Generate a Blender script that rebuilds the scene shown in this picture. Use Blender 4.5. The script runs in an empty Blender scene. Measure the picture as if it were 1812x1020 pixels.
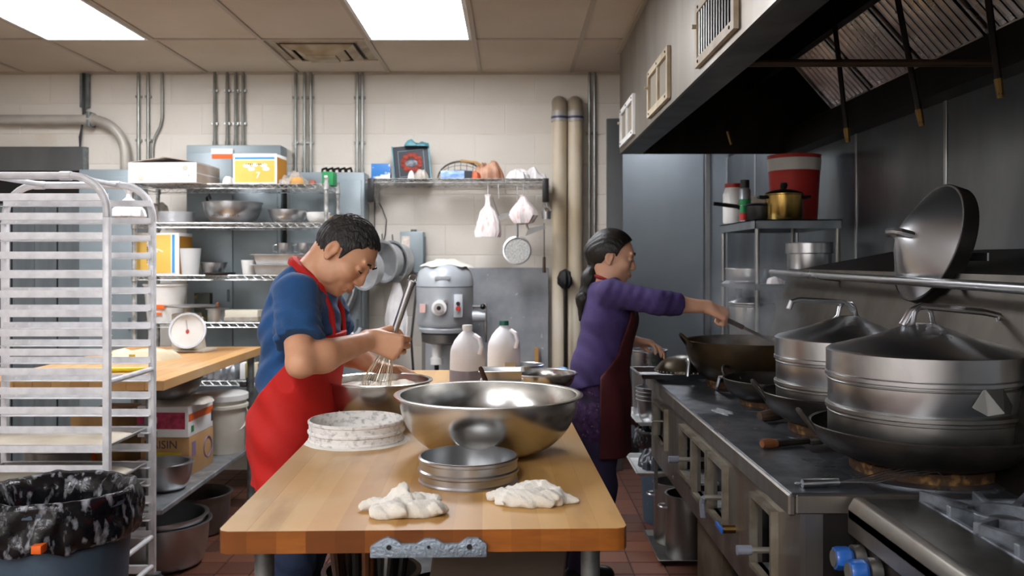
import bpy, bmesh, math, random
import numpy as np
from mathutils import Vector, Matrix, noise
random.seed(7)
SC = bpy.context.scene
COL = SC.collection
PI = math.pi
F, CX, HZ, CAMZ = 1580.0, 905.0, 462.0, 1.40      # focal length (px), vanishing point, camera height

# ---------------------------------------------------------------- camera, world, exposure
cam_d = bpy.data.cameras.new('camera'); cam = bpy.data.objects.new('camera', cam_d); COL.objects.link(cam)
cam.location = (0, 0, CAMZ); cam.rotation_euler = (PI/2, 0, 0)
cam_d.sensor_width = 36; cam_d.lens = 36*F/1812
cam_d.shift_x = (906-CX)/1812; cam_d.shift_y = -(510-HZ)/1812
cam_d.clip_start = 0.05
cam_d.dof.use_dof = True; cam_d.dof.focus_distance = 2.4; cam_d.dof.aperture_fstop = 5.0
SC.camera = cam
w = bpy.data.worlds.new('world'); SC.world = w; w.use_nodes = True
w.node_tree.nodes['Background'].inputs[0].default_value = (.5, .55, .6, 1)
w.node_tree.nodes['Background'].inputs[1].default_value = .05
SC.view_settings.view_transform = 'Standard'; SC.view_settings.look = 'None'
SC.view_settings.gamma = 1; SC.view_settings.use_curve_mapping = False
SC.view_settings.exposure = 0.0
PANEL = 27.0                                       # brightness of the ceiling panels, seen and added

def at(px, py, Y):                                 # a point of the place, from its bearing and its distance
    return Vector(((px-CX)*Y/F, Y, CAMZ-(py-HZ)*Y/F))

# ---------------------------------------------------------------- materials
def lin(h):
    if isinstance(h, str):
        h = h.lstrip('#'); c = [int(h[i:i+2], 16)/255 for i in (0, 2, 4)]
    else: c = list(h)
    return tuple((x/12.92 if x <= .04045 else ((x+.055)/1.055)**2.4) for x in c)+(1,)
MATS = {}
def mat(name, col, rough=.5, metal=0, col2=None, scale=4, lo=.35, hi=.65, st=(1,1,1), bump=0, bs=40, bst=None,
        rough2=None, trans=0, ior=1.45, emit=0, alpha=1, rnd=None, col3=None, s3=9, lo3=.6, hi3=.7, st3=None, grad=None, spec=.5, sheen=0, coat=0):
    if name in MATS: return MATS[name]
    m = bpy.data.materials.new(name); MATS[name] = m; m.use_nodes = True
    nt = m.node_tree; N = nt.nodes; L = nt.links; b = N['Principled BSDF']
    def I(k, v): b.inputs[k].default_value = v
    I('Roughness', rough); I('Metallic', metal); I('IOR', ior); I('Alpha', alpha)
    I('Transmission Weight', trans); I('Specular IOR Level', spec); I('Sheen Weight', sheen); I('Coat Weight', coat)
    I('Base Color', lin(col)); src = None
    tc = N.new('ShaderNodeTexCoord')
    def nz(sc, stv, det=5):
        mp = N.new('ShaderNodeMapping'); mp.inputs['Scale'].default_value = stv
        L.new(tc.outputs['Object'], mp.inputs[0])
        t = N.new('ShaderNodeTexNoise'); t.inputs['Scale'].default_value = sc; t.inputs['Detail'].default_value = det
        L.new(mp.outputs[0], t.inputs[0]); return t.outputs[0]
    def ramp(f, a, c):
        r = N.new('ShaderNodeMapRange'); r.inputs[1].default_value = a; r.inputs[2].default_value = c
        L.new(f, r.inputs[0]); return r.outputs[0]
    def mix(f, A, B, mode='MIX'):
        x = N.new('ShaderNodeMix'); x.data_type = 'RGBA'; x.blend_type = mode
        if hasattr(f, 'links'): L.new(f, x.inputs[0])
        else: x.inputs[0].default_value = f
        for k, v in ((6, A), (7, B)):
            if hasattr(v, 'links'): L.new(v, x.inputs[k])
            else: x.inputs[k].default_value = v
        return x.outputs[2]
    cur = lin(col)
    if rnd:
        oi = N.new('ShaderNodeObjectInfo'); cr = N.new('ShaderNodeValToRGB'); cr.color_ramp.interpolation = 'LINEAR'
        e = cr.color_ramp.elements
        while len(e) < len(rnd): e.new(.5)
        for i, c in enumerate(rnd): e[i].position = i/(len(rnd)-1); e[i].color = lin(c)
        L.new(oi.outputs['Random'], cr.inputs[0]); cur = cr.outputs[0]
    if col2:
        f0 = nz(scale, st)
        if grad:
            dt = N.new('ShaderNodeVectorMath'); dt.operation = 'DOT_PRODUCT'; dt.inputs[1].default_value = grad; L.new(tc.outputs['Object'], dt.inputs[0])
            ad = N.new('ShaderNodeMath'); ad.operation = 'ADD'; L.new(f0, ad.inputs[0]); L.new(dt.outputs['Value'], ad.inputs[1]); f0 = ad.outputs[0]
        f = ramp(f0, lo, hi); cur = mix(f, cur, lin(col2))
        if rough2 is not None:
            r = N.new('ShaderNodeMapRange'); r.inputs[3].default_value = rough; r.inputs[4].default_value = rough2
            L.new(f, r.inputs[0]); L.new(r.outputs[0], b.inputs['Roughness'])
    if col3: cur = mix(ramp(nz(s3, st3 or st), lo3, hi3), cur, lin(col3))
    if hasattr(cur, 'links'): L.new(cur, b.inputs['Base Color'])
    if bump:
        bn = N.new('ShaderNodeBump'); bn.inputs['Strength'].default_value = bump; bn.inputs['Distance'].default_value = .01
        L.new(nz(bs, bst or (1,1,1), 4), bn.inputs['Height']); L.new(bn.outputs[0], b.inputs['Normal'])
    if emit:
        I('Emission Color', lin(col)); I('Emission Strength', emit)
    return m
# metals
STEEL = mat('steel', '#c8cacc', .26, 1, '#b4b6b8', 5, lo=.2, hi=.8, rough2=.34)
STEELB = mat('steel_bowl', '#d2d2d0', .2, 1, '#c4c3bf', 3, lo=.2, hi=.8, rough2=.27)
STEELW = mat('steel_worn', '#9c9d9c', .32, 1, '#7d7a74', 5, rough2=.5, st=(1,1,.4), col3='#6b5440', s3=4, lo3=.62, hi3=.85)
RISER = mat('riser_steel', '#5a554e', .38, 1, '#3d3934', 4, rough2=.55, st=(1,1,.4), col3='#5c4330', s3=3, lo3=.6, hi3=.85)
STEELP = mat('steel_panel', '#8f9498', .3, 1, '#6d7074', 1.6, st=(1.2,1.2,.5), rough2=.46, bump=.04, bs=3)
STEELR = mat('steel_range', '#a5a19a', .34, 1, '#817a71', 6, st=(1,1,.3), rough2=.5, col3='#8a6a4c', s3=3.2, lo3=.6, hi3=.85)
STEELD = mat('steel_deck', '#84898f', .26, .9, '#4a4e54', 7, rough2=.45, col3='#b9bcc0', s3=14, lo3=.66, hi3=.76)
HOODS = mat('hood_steel', '#a5a29b', .36, 1, '#7a7266', 1.5, st=(1,1,.35), rough2=.5)
HOODD = mat('hood_grease', '#2a2622', .5, .6, '#14110f', 3)
FILT = mat('filter_steel', '#c2c0bd', .24, 1, '#8d8883', 6, st=(1,.3,1), rough2=.36, col3='#75583f', s3=3, lo3=.62, hi3=.85)
ALU = mat('aluminium', '#e9eaec', .42, .25, '#d2d3d5', 18, rough2=.55, col3='#eceae5', s3=30, lo3=.66, hi3=.74)
GALV = mat('galvanised', '#8b9090', .5, .85, '#6d7273', 22, rough2=.6)
GALVS = mat('galvanised_shelf', '#a9adb0', .5, .8, '#8c9093', 12, col3='#d8d8d6', s3=8, lo3=.58, hi3=.75)
CHROME = mat('chrome_wire', '#d6d8d6', .3, .6, '#8d8d88', 30)
CONDUIT = mat('conduit', '#9a9c97', .4, .8, '#7d7e78', 8)
IRON = mat('black_iron', '#1b1a19', .45, .5, '#302a25', 9, rough2=.6, bump=.1, bs=60)
CAST = mat('cast_iron', '#7a8087', .45, .3, '#1d1f21', 14, rough2=.65, col3='#6b4f36', s3=12, lo3=.68, hi3=.76, bump=.2, bs=90)
RUST = mat('burnt_ring', '#3f2a18', .85, .2, '#8f6a38', 40, lo=.52, hi=.72, bump=.5, bs=80)
BLACK = mat('black_plastic', '#121213', .4, 0)
RUBBER = mat('black_rubber', '#1a1a1b', .7)
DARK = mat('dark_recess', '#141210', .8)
# room
WALLP = mat('cream_block_paint', '#dad5cb', .55, 0, '#cfc8bc', 1.3, bump=.12, bs=70, col3='#b39a72', s3=.9, lo3=.66, hi3=.95, st3=(2.2,1,.7))
WALLM = mat('cream_mortar_paint', '#cfc8bc', .65)
TILEC = mat('ceiling_tile_mat', '#cfc3b2', .9, 0, '#c2b5a2', 1.2, col3='#b09469', s3=.8, lo3=.66, hi3=.95, bump=.1, bs=120)
GRID = mat('ceiling_grid', '#b3a897', .6)
QUARRY = mat('quarry_tile', '#6e4535', .42, 0, None, rnd=('#4a2e24', '#5e3a2d', '#6d4432', '#533225'), col3='#8d8178', s3=3, lo3=.66, hi3=.9, bump=.08, bs=50)
GROUT = mat('floor_grout', '#332722', .7)
GREYP = mat('grey_enamel', '#8c989c', .4, .1, '#7f8b90', 3)
GREYD = mat('grey_enamel_dark', '#5c676c', .4, .1)
PIPEW = mat('pipe_paint', '#d6cdbb', .4, 0, '#b9a888', 4, st=(1,1,.35))
PIPEG = mat('pipe_grey_paint', '#b4b0a6', .4, .1, '#98938a', 5)
BASEB = mat('base_tile', '#4f342a', .5)
# wood
def wood(name, cols, pale, lo, hi, grad=None, dirt='#8a6640'):
    m = mat(name, cols[0], .42, 0, rnd=cols, col2=pale, scale=1.7, lo=lo, hi=hi, bump=.03, bs=30, bst=(14,.6,1), rough2=.55, grad=grad, col3=dirt, s3=3.5, lo3=.52, hi3=.95, st3=(3.5,.8,1))
    return m
WOODT = wood('maple_top', ('#b98a4a', '#c79a58', '#a87a3e', '#d0a565', '#b08445'), '#d2bc9a', .45, .85, (-.35,.0,0))
WOODE = mat('maple_end', '#a5642a', .35, 0, rnd=('#6b3a14', '#9c5a1e', '#5e3312', '#a86424', '#7f4718'), col2='#6e3b15', scale=9, lo=.4, hi=.8, st=(1,1,5))
WOOD2 = wood('maple_second', ('#b98a54', '#c3965f', '#af7f4a'), '#cbb188', .5, .8)
WOODH = mat('wood_handle', '#7a4a28', .5, 0, '#59331a', 12, st=(1,1,.2))
WOODD = mat('wood_dark', '#43291b', .55, 0, '#2c1a11', 10)
WOODL = mat('wood_pale', '#c39a62', .6, 0, '#a97f4b', 8)
# soft
SKIN = mat('skin_man', '#d6a381', .45, 0, '#cc9370', 14, spec=.35)
SKINW = mat('skin_woman', '#dcae92', .45, 0, '#d3a083', 16, spec=.35)
HAIR = mat('black_hair', '#0c0a08', .42, 0, '#181410', 60, st=(1,1,.3), bump=.35, bs=140, bst=(1,2.5,.5))
HAIRG = mat('greying_hair', '#1a1816', .5, 0, '#3c3936', 90, st=(1,2,.4), lo=.45, hi=.7, bump=.6, bs=160, bst=(1,2.5,.5))
BLUE = mat('blue_cotton', '#20548c', .85, 0, '#194776', 6, bump=.15, bs=160, sheen=.1)
RED = mat('red_apron_cloth', '#c81f17', .75, 0, '#b51812', 4, bump=.12, bs=140)
NAVY = mat('navy_denim', '#1b2a45', .85, 0, '#142036', 10, bump=.2, bs=180)
PURP = mat('purple_knit', '#3f3063', .9, 0, '#372a57', 7, bump=.15, bs=150)
PURPF = mat('purple_pattern', '#4a2f5a', .8, 0, '#31203f', 34, lo=.45, hi=.55, col3='#7a5a86', s3=50, lo3=.62, hi3=.68)
MAROON = mat('maroon_apron_cloth', '#4d0f16', .8, 0, '#3f0b11', 5)
RAG = mat('white_terry', '#dcd8ce', .95, 0, '#cfc8b8', 9, bump=.3, bs=260, sheen=.2)
FLOUR = mat('flour', '#e6e3dc', .95, 0, '#e2ddd2', 20, bump=.4, bs=90)
FLSIEVE = mat('floured_steel', '#dcdad5', .8, 0, '#8f8f8d', 60, lo=.5, hi=.75, st=(1,1,1.4), rough2=.35, bump=.25, bs=80)
DOUGH = mat('floured_dough', '#e4dccb', .8, 0, '#d3c8b3', 5, bump=.2, bs=24)
BATTER = mat('pale_batter', '#e3dcc4', .45, 0, '#f0ebdc', 14, bump=.5, bs=60)
BROTH = mat('cloudy_oil', '#b3a06f', .25, 0, '#e5dec2', 16, lo=.45, hi=.6, bump=.4, bs=50)
WHITEP = mat('white_plastic', '#e6e6e3', .4, 0, '#d8d8d4', 6)
MILKY = mat('milky_plastic', '#eeeef0', .4, 0, '#e2e3e6', 5)
MILKYD = mat('jug_liquid', '#8f8a93', .35, 0)
PAPERW = mat('white_carton', '#ecebe9', .7)
PAPERG = mat('grey_carton', '#b5aca2', .8, 0, '#a39180', 6)
KRAFT = mat('kraft_carton', '#b28b5e', .8, 0, '#a47c50', 7)
YELL = mat('yellow_print', '#e2bd62', .6, 0, '#d9b152', 6)
YELD = mat('ochre_carton', '#b07a22', .7)
BLUPR = mat('blue_print', '#3f8fc4', .6)
ORAN = mat('orange_print', '#e2641c', .6)
INK = mat('grey_ink', '#78788c', .7)
INKD = mat('dark_ink', '#33323c', .7)
PINK = mat('pink_label', '#c33a5e', .6, 0, '#8d2140', 30)
BAGW = mat('white_film', '#e8e6e4', .35, 0, '#d4d2d2', 12, bump=.3, bs=30)
BAGR = mat('red_print_film', '#e6dedc', .4, 0, '#d8a8a2', 44, lo=.55, hi=.7, st=(1,1,.4))
BAGC = mat('clear_film', '#cfc9c0', .25, 0, '#b3a999', 14, trans=.35, bump=.4, bs=40)
BAGB = mat('black_bag', '#0e0f11', .22, 0, None, col3='#b4b7bd', s3=34, lo3=.54, hi3=.80, st3=(1,1,.45), bump=.5, bs=22)
BLUEBIN = mat('grey_blue_bin', '#465766', .5, 0, '#3a4956', 5, col3='#b9bec2', s3=40, lo3=.72, hi3=.76)
REDP = mat('red_plastic', '#b02a22', .4)
BLUEK = mat('blue_enamel', '#1f63b8', .3, 0, '#194f97', 20, coat=.4)
GOLD = mat('brassy_pot', '#b09355', .22, 1, '#8a7038', 8)
TEAL = mat('teal_film', '#5f9ca6', .4, 0, '#3d7a86', 10, bump=.4, bs=30)
GREEN = mat('green_print', '#1f7f46', .6)
CASTG = mat('grey_hammertone', '#8f9aa3', .45, .4, '#7d8891', 60, bump=.5, bs=180)
BRASS = mat('brass', '#6e5a34', .4, 1)
CREAM = mat('cream_enamel', '#cdc6b8', .4, 0, '#bdb5a5', 6)
REGW = mat('register_enamel', '#c9bfa9', .5, 0, '#a99a7c', 9)
MIXG = mat('mixer_grey', '#b9bfc4', .32, .15, '#aeb4b9', 4)

# ---------------------------------------------------------------- mesh helpers
class MB:
    def __init__(s, M=None): s.v = []; s.f = []; s.mi = []; s.M = M; s.cm = 0
    def add(s, vs, fs):
        o = len(s.v)
        s.v += [tuple(s.M @ Vector(v)) if s.M else tuple(v) for v in vs]
        s.f += [tuple(i+o for i in f) for f in fs]; s.mi += [s.cm]*len(fs); return s
    def box(s, x0, x1, y0, y1, z0, z1):
        return s.add([(x0,y0,z0),(x1,y0,z0),(x1,y1,z0),(x0,y1,z0),(x0,y0,z1),(x1,y0,z1),(x1,y1,z1),(x0,y1,z1)],
                     [(0,3,2,1),(4,5,6,7),(0,1,5,4),(1,2,6,5),(2,3,7,6),(3,0,4,7)])
    def cbox(s, c, d): return s.box(c[0]-d[0]/2, c[0]+d[0]/2, c[1]-d[1]/2, c[1]+d[1]/2, c[2]-d[2]/2, c[2]+d[2]/2)
    def tube(s, path, r, n=8, closed=False, caps=True):
        P = [Vector(p) for p in path]; k = len(P); R = r if isinstance(r, (list, tuple)) else [r]*k
        vs = []; up = None
        for i in range(k):
            a = P[i-1] if (i > 0 or closed) else P[i]; b = P[(i+1) % k] if (i < k-1 or closed) else P[i]
            t = (b-a).normalized()
            if up is None:
                up = Vector((0,0,1)) if abs(t.z) < .9 else Vector((1,0,0))
            x = t.cross(up)
            if x.length < 1e-6: x = t.cross(Vector((0,1,.1)))
            x.normalize(); y = x.cross(t).normalized(); up = y
            for j in range(n):
                q = 2*PI*j/n; vs.append(P[i]+(x*math.cos(q)+y*math.sin(q))*R[i])
        fs = []
        for i in range(k if closed else k-1):
            a = i*n; b = ((i+1) % k)*n
            for j in range(n): fs.append((a+j, b+j, b+(j+1) % n, a+(j+1) % n))
        if caps and not closed:
            fs.append(tuple(range(n))); fs.append(tuple(range((k-1)*n, k*n))[::-1])
        return s.add(vs, fs)
    def cyl(s, a, b, r, r2=None, n=16): return s.tube([a, b], [r, r if r2 is None else r2], n)
    def lathe(s, prof, n=40, c=(0,0,0), mod=None, closed=False):
        vs = []; fs = []; k = len(prof)
        for (r, z) in prof:
            for j in range(n):
                q = 2*PI*j/n; rr = r; zz = z
                if mod: rr, zz = mod(r, z, q)
                vs.append((c[0]+rr*math.cos(q), c[1]+rr*math.sin(q), c[2]+zz))
        for i in range(k if closed else k-1):
            a = i*n; b = ((i+1) % k)*n
            for j in range(n): fs.append((a+j, a+(j+1) % n, b+(j+1) % n, b+j))
        if not closed:
            if prof[0][0] > 0: fs.append(tuple(range(n))[::-1])
            if prof[-1][0] > 0: fs.append(tuple(range((k-1)*n, k*n)))
        return s.add(vs, fs)
    def prism(s, poly, a, b, axis='y'):
        n = len(poly)
        def p(u, v, w): return {'y': (u, w, v), 'x': (w, u, v), 'z': (u, v, w)}[axis]
        vs = [p(u, v, a) for u, v in poly]+[p(u, v, b) for u, v in poly]
        fs = [tuple(range(n)), tuple(range(n, 2*n))[::-1]]+[(i, i+n, (i+1) % n+n, (i+1) % n) for i in range(n)]
        return s.add(vs, fs)
    def ball(s, c, r, n=14, m=9):
        r = r if isinstance(r, (tuple, list)) else (r, r, r)
        vs = [(c[0], c[1], c[2]-r[2])]; fs = []
        for i in range(1, m):
            t = PI*i/m
            for j in range(n):
                q = 2*PI*j/n; vs.append((c[0]+r[0]*math.sin(t)*math.cos(q), c[1]+r[1]*math.sin(t)*math.sin(q), c[2]-r[2]*math.cos(t)))
        vs.append((c[0], c[1], c[2]+r[2])); e = len(vs)-1
        for j in range(n):
            fs.append((0, 1+(j+1) % n, 1+j)); fs.append((e, e-n+j, e-n+(j+1) % n))
            for i in range(m-2):
                a = 1+i*n; fs.append((a+j, a+(j+1) % n, a+n+(j+1) % n, a+n+j))
        return s.add(vs, fs)
    def mesh(s, name, mats, smooth=None, bevel=0, seg=2):
        me = bpy.data.meshes.new(name); me.from_pydata(s.v, [], s.f)
        for m in (mats if isinstance(mats, (list, tuple)) else [mats]): me.materials.append(m)
        me.polygons.foreach_set('material_index', s.mi)
        bm = bmesh.new(); bm.from_mesh(me)
        bmesh.ops.recalc_face_normals(bm, faces=bm.faces)
        if bevel:
            es = [e for e in bm.edges if len(e.link_faces) == 2 and e.calc_face_angle(0) > .6]
            bmesh.ops.bevel(bm, geom=es, offset=bevel, segments=seg, profile=.5, affect='EDGES', clamp_overlap=True)
        bm.to_mesh(me); bm.free()
        if smooth is None: smooth = .6
        if smooth:
            me.polygons.foreach_set('use_smooth', [True]*len(me.polygons)); me.set_sharp_from_angle(angle=smooth)
        me.update(); return me
    def build(s, name, mats, parent=None, loc=(0,0,0), rot=(0,0,0), smooth=None, bevel=0, seg=2):
        return link(name, s.mesh(name, mats, smooth, bevel, seg), parent, loc, rot)
def link(name, me, parent=None, loc=(0,0,0), rot=(0,0,0)):
    o = bpy.data.objects.new(name, me); COL.objects.link(o); o.location = loc; o.rotation_euler = rot
    if parent: o.parent = parent
    return o
def tag(o, label, cat, group=None):
    o['label'] = label; o['category'] = cat
    if group: o['group'] = group
    return o
def thing(name, label, cat, loc=(0,0,0), rotz=0, group=None, rot=None):
    o = bpy.data.objects.new(name, None); COL.objects.link(o); o.empty_display_size = .05
    o.location = loc; o.rotation_euler = rot or (0, 0, rotz); return tag(o, label, cat, group)
def struct(o): o['kind'] = 'structure'; return o
def bx(name, m, parent, x0, x1, y0, y1, z0, z1, bevel=0, rot=(0,0,0)):      # a box whose origin is its own centre
    c = ((x0+x1)/2, (y0+y1)/2, (z0+z1)/2); a, b, d = (x1-x0)/2, (y1-y0)/2, (z1-z0)/2
    return MB().box(-a, a, -b, b, -d, d).build(name, m, parent, c, rot, smooth=0 if not bevel else .6, bevel=bevel, seg=1)
def fbm(x, y, z, o=3):
    return noise.fractal(Vector((x, y, z)), 1.0, 2.0, o, noise_basis='PERLIN_ORIGINAL')
def arc(c, r, a0, a1, n, ax=0, ay=2):                 # arc points in the plane of two axes, degrees
    out = []
    for i in range(n+1):
        q = math.radians(a0+(a1-a0)*i/n); p = list(c); p[ax] += r*math.cos(q); p[ay] += r*math.sin(q); out.append(tuple(p))
    return out
TXT = {}
def text(s, size, m, parent, loc, rot=(PI/2,0,0), name='lettering', align='CENTER', ext=.0004):
    cu = bpy.data.curves.new('t', 'FONT'); cu.body = s; cu.size = size; cu.align_x = align; cu.align_y = 'CENTER'; cu.extrude = ext; cu.resolution_u = 3
    o = bpy.data.objects.new('t', cu); COL.objects.link(o)
    me = bpy.data.meshes.new_from_object(o); bpy.data.objects.remove(o); me.materials.clear(); me.materials.append(m)
    return link(name, me, parent, loc, rot)
def copy_tree(o, parent=None):
    c = o.copy(); COL.objects.link(c); c.parent = parent
    for ch in list(o.children): copy_tree(ch, c)
    return c
def bowlprof(R, h, rb, t=.003, lip=.008, p=1.0, n=12):
    out = []
    for i in range(n+1):
        q = i/n*PI/2; out.append((rb+(R-rb)*math.sin(q)**p, h*(1-math.cos(q))))
    o = [(0, 0)]+out+[(R+lip, h), (R+lip, h+.004), (R+lip*.4, h+.006), (R-t, h+.003)]
    o += [(max(r-t, .0), z+t) for r, z in out[::-1][1:]]+[(0, t)]
    return o
def lump(rx, ry, h, seed, nr=18, na=56, amp=.35, out=.18, fr=9, ridge=True):
    """a crumpled soft heap lying on z=0: returns MB"""
    b = MB(); vs = []; fs = []
    rng = [0]+[(i/nr)**.8 for i in range(1, nr+1)]
    for i, t in enumerate(rng):
        for j in range(na):
            q = 2*PI*j/na; o = 1+out*fbm(math.cos(q)*1.3+seed, math.sin(q)*1.3, seed*.7, 3)*2
            x = rx*o*t*math.cos(q); y = ry*o*t*math.sin(q)
            f = fbm(x*fr+seed*3.1, y*fr, seed, 3)
            if ridge: f = .5-abs(f)*1.6
            z = h*(max(0, 1-t**3.2))**.6*(1-amp+amp*1.6*f)+.0
            vs.append((x, y, max(z, .0015) if t < 1 else .0))
    for i in range(nr):
        for j in range(na): fs.append((i*na+j, i*na+(j+1) % na, (i+1)*na+(j+1) % na, (i+1)*na+j))
    fs.append(tuple(range(nr*na, (nr+1)*na))[::-1])
    b.add(vs, fs); return b
def sack(prof, seed, folds=7, amp=.14, n=40, sy=1.0):
    b = MB()
    def mod(r, z, q):
        a = fbm(math.cos(q)*folds*.35+seed, math.sin(q)*folds*.35, z*6+seed, 3)
        return r*(1+amp*2*a), z
    b.lathe(prof, n, mod=mod)
    b.v = [(x, y*sy, z) for x, y, z in b.v]; return b

# ================================================================ signed-distance modelling for soft and living shapes
class SDF:
    def __init__(s, lo, hi, step, fine=None):
        s.ax = []
        for k in range(3):
            st = step[k] if isinstance(step, (tuple, list)) else step
            if fine and k in fine:
                pts = []; x = lo[k]
                while x < hi[k]:
                    pts.append(x); d = st
                    for (a, b, f) in fine[k]:
                        if a <= x <= b: d = min(d, f)
                    x += d
                s.ax.append(np.array(pts+[x], dtype=np.float32))
            else: s.ax.append(np.arange(lo[k], hi[k]+st, st, dtype=np.float32))
        s.d = np.full([len(a) for a in s.ax], 1.0, dtype=np.float32)
    def win(s, lo, hi):
        sl = []
        for k in range(3):
            i0 = max(0, int(np.searchsorted(s.ax[k], lo[k]))-1); i1 = min(len(s.ax[k]), int(np.searchsorted(s.ax[k], hi[k]))+1)
            if i1 <= i0: return None
            sl.append(slice(i0, i1))
        return tuple(sl)
    def grid(s, w): return s.ax[0][w[0]][:,None,None], s.ax[1][w[1]][None,:,None], s.ax[2][w[2]][None,None,:]
    def _comb(s, w, dp, k, sub=False):
        a = s.d[w]
        if sub:
            h = np.clip(.5-.5*(a+dp)/k, 0, 1); s.d[w] = a*(1-h)-dp*h+k*h*(1-h)
        else:
            h = np.clip(.5+.5*(a-dp)/k, 0, 1); s.d[w] = a*(1-h)+dp*h-k*h*(1-h)
    def cone(s, a, b, ra, rb, k=.02, sq=None, sub=False):
        a = np.array(a, dtype=np.float32); b = np.array(b, dtype=np.float32); m = max(ra, rb)*1.9+k+.02
        if sq and sq[1] < 1: m = max(ra, rb)/sq[1]*1.1+k+.02
        w = s.win(np.minimum(a, b)-m, np.maximum(a, b)+m)
        if w is None: return s
        X, Y, Z = s.grid(w)
        px, py, pz = X-a[0], Y-a[1], Z-a[2]; v = b-a; f = 1.0
        if sq:
            n = np.array(sq[0], dtype=np.float32); n /= np.linalg.norm(n); f = sq[1]
            dn = px*n[0]+py*n[1]+pz*n[2]; q = (f-1)*dn
            px, py, pz = px+q*n[0], py+q*n[1], pz+q*n[2]
            v = v+(f-1)*float(v@n)*n
        L2 = float(v@v)+1e-9
        t = np.clip((px*v[0]+py*v[1]+pz*v[2])/L2, 0, 1)
        d = np.sqrt((px-t*v[0])**2+(py-t*v[1])**2+(pz-t*v[2])**2)-(ra+(rb-ra)*t)
        if f > 1: d = d/f**.5
        s._comb(w, d.astype(np.float32), k, sub); return s
    def ell(s, c, r, R=None, k=.02, sub=False):
        """ellipsoid; R = three axis vectors"""
        c = np.array(c, dtype=np.float32); m = max(r)+k+.02
        w = s.win(c-m, c+m)
        if w is None: return s
        X, Y, Z = s.grid(w); px, py, pz = X-c[0], Y-c[1], Z-c[2]
        if R is not None:
            u = [px*e[0]+py*e[1]+pz*e[2] for e in R]
        else: u = [px+0*Y+0*Z, py+0*X+0*Z, pz+0*X+0*Y]
        k0 = np.sqrt(sum((u[i]/r[i])**2 for i in range(3)))+1e-6; k1 = np.sqrt(sum((u[i]/r[i]**2)**2 for i in range(3)))+1e-6
        s._comb(w, (k0*(k0-1)/k1).astype(np.float32), k, sub); return s
    def plane(s, p, n, k=.002):                     # keep the side the normal points away from
        n = np.array(n, dtype=np.float32); n /= np.linalg.norm(n)
        w = (slice(None),)*3; X, Y, Z = s.grid(w)
        d = (X-p[0])*n[0]+(Y-p[1])*n[1]+(Z-p[2])*n[2]
        s.d = np.maximum(s.d, d.astype(np.float32)); return s
    def keep(s, fn):
        w = (slice(None),)*3; s.d = np.maximum(s.d, fn(*s.grid(w)).astype(np.float32)); return s
    def warp(s, fn):
        w = (slice(None),)*3; s.d = (s.d+fn(*s.grid(w))).astype(np.float32); return s
    def mesh(s, name, m):
        d = s.d; d[0] = d[-1] = 1; d[:,0] = d[:,-1] = 1; d[:,:,0] = d[:,:,-1] = 1
        ins = d < 0; n = [x-1 for x in d.shape]
        cnt = np.zeros(n, dtype=np.int8)
        for i in (0,1):
            for j in (0,1):
                for k in (0,1): cnt += ins[i:i+n[0], j:j+n[1], k:k+n[2]]
        act = (cnt > 0) & (cnt < 8); idx = np.argwhere(act)
        vid = np.full(n, -1, dtype=np.int64); vid[act] = np.arange(len(idx))
        P = np.zeros((len(idx), 3)); C = np.zeros(len(idx))
        I, J, K = idx.T
        for axis in range(3):
            for u in (0,1):
                for v in (0,1):
                    o = [0,0,0]; oth = [q for q in range(3) if q != axis]; o[oth[0]] = u; o[oth[1]] = v
                    i0, j0, k0 = I+o[0], J+o[1], K+o[2]
                    e = [0,0,0]; e[axis] = 1
                    A = d[i0,j0,k0]; B = d[i0+e[0],j0+e[1],k0+e[2]]
                    cr = (A < 0) != (B < 0); t = np.where(cr, A/(A-B+1e-12), 0)
                    q = [s.ax[0][i0].astype(float), s.ax[1][j0].astype(float), s.ax[2][k0].astype(float)]
                    nx = [i0, j0, k0][axis]+1
                    q[axis] = q[axis]+t*(s.ax[axis][nx]-s.ax[axis][nx-1])
                    for r in range(3): P[:,r] += np.where(cr, q[r], 0)
                    C += cr
        P /= np.maximum(C, 1)[:,None]
        quads = []
        for axis in range(3):
            e = [0,0,0]; e[axis] = 1; oth = [q for q in range(3) if q != axis]
            sh = list(d.shape); sh[axis] -= 1
            A = ins[:sh[0],:sh[1],:sh[2]]; B = ins[e[0]:e[0]+sh[0], e[1]:e[1]+sh[1], e[2]:e[2]+sh[2]]
            ch = np.argwhere(A != B)
            ok = np.ones(len(ch), bool)
            for q in oth: ok &= (ch[:,q] > 0) & (ch[:,q] < d.shape[q]-1)
            ch = ch[ok]; cs = []
            for (u, v) in ((-1,-1), (0,-1), (0,0), (-1,0)):
                c = ch.copy(); c[:,oth[0]] += u; c[:,oth[1]] += v; cs.append(vid[c[:,0], c[:,1], c[:,2]])
            qd = np.stack(cs, 1); fl = A[ch[:,0], ch[:,1], ch[:,2]]
            if axis == 1: fl = ~fl
            qd[~fl] = qd[~fl][:, ::-1]; quads.append(qd)
        Q = np.concatenate(quads); Q = Q[(Q >= 0).all(1)]
        me = bpy.data.meshes.new(name); me.vertices.add(len(P)); me.vertices.foreach_set('co', P.astype(np.float32).ravel())
        me.loops.add(len(Q)*4); me.loops.foreach_set('vertex_index', Q.astype(np.int32).ravel())
        me.polygons.add(len(Q)); me.polygons.foreach_set('loop_start', (np.arange(len(Q))*4).astype(np.int32)); me.polygons.foreach_set('loop_total', np.full(len(Q), 4, dtype=np.int32))
        me.polygons.foreach_set('use_smooth', np.ones(len(Q), dtype=bool))
        me.update(calc_edges=True); me.validate(); me.materials.append(m); return me

# ================================================================ THE ROOM
CEIL = 2.66; WY = 5.98; WX = 1.75; LX = -4.3; RY = -3.2; FY = 7.2
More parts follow.
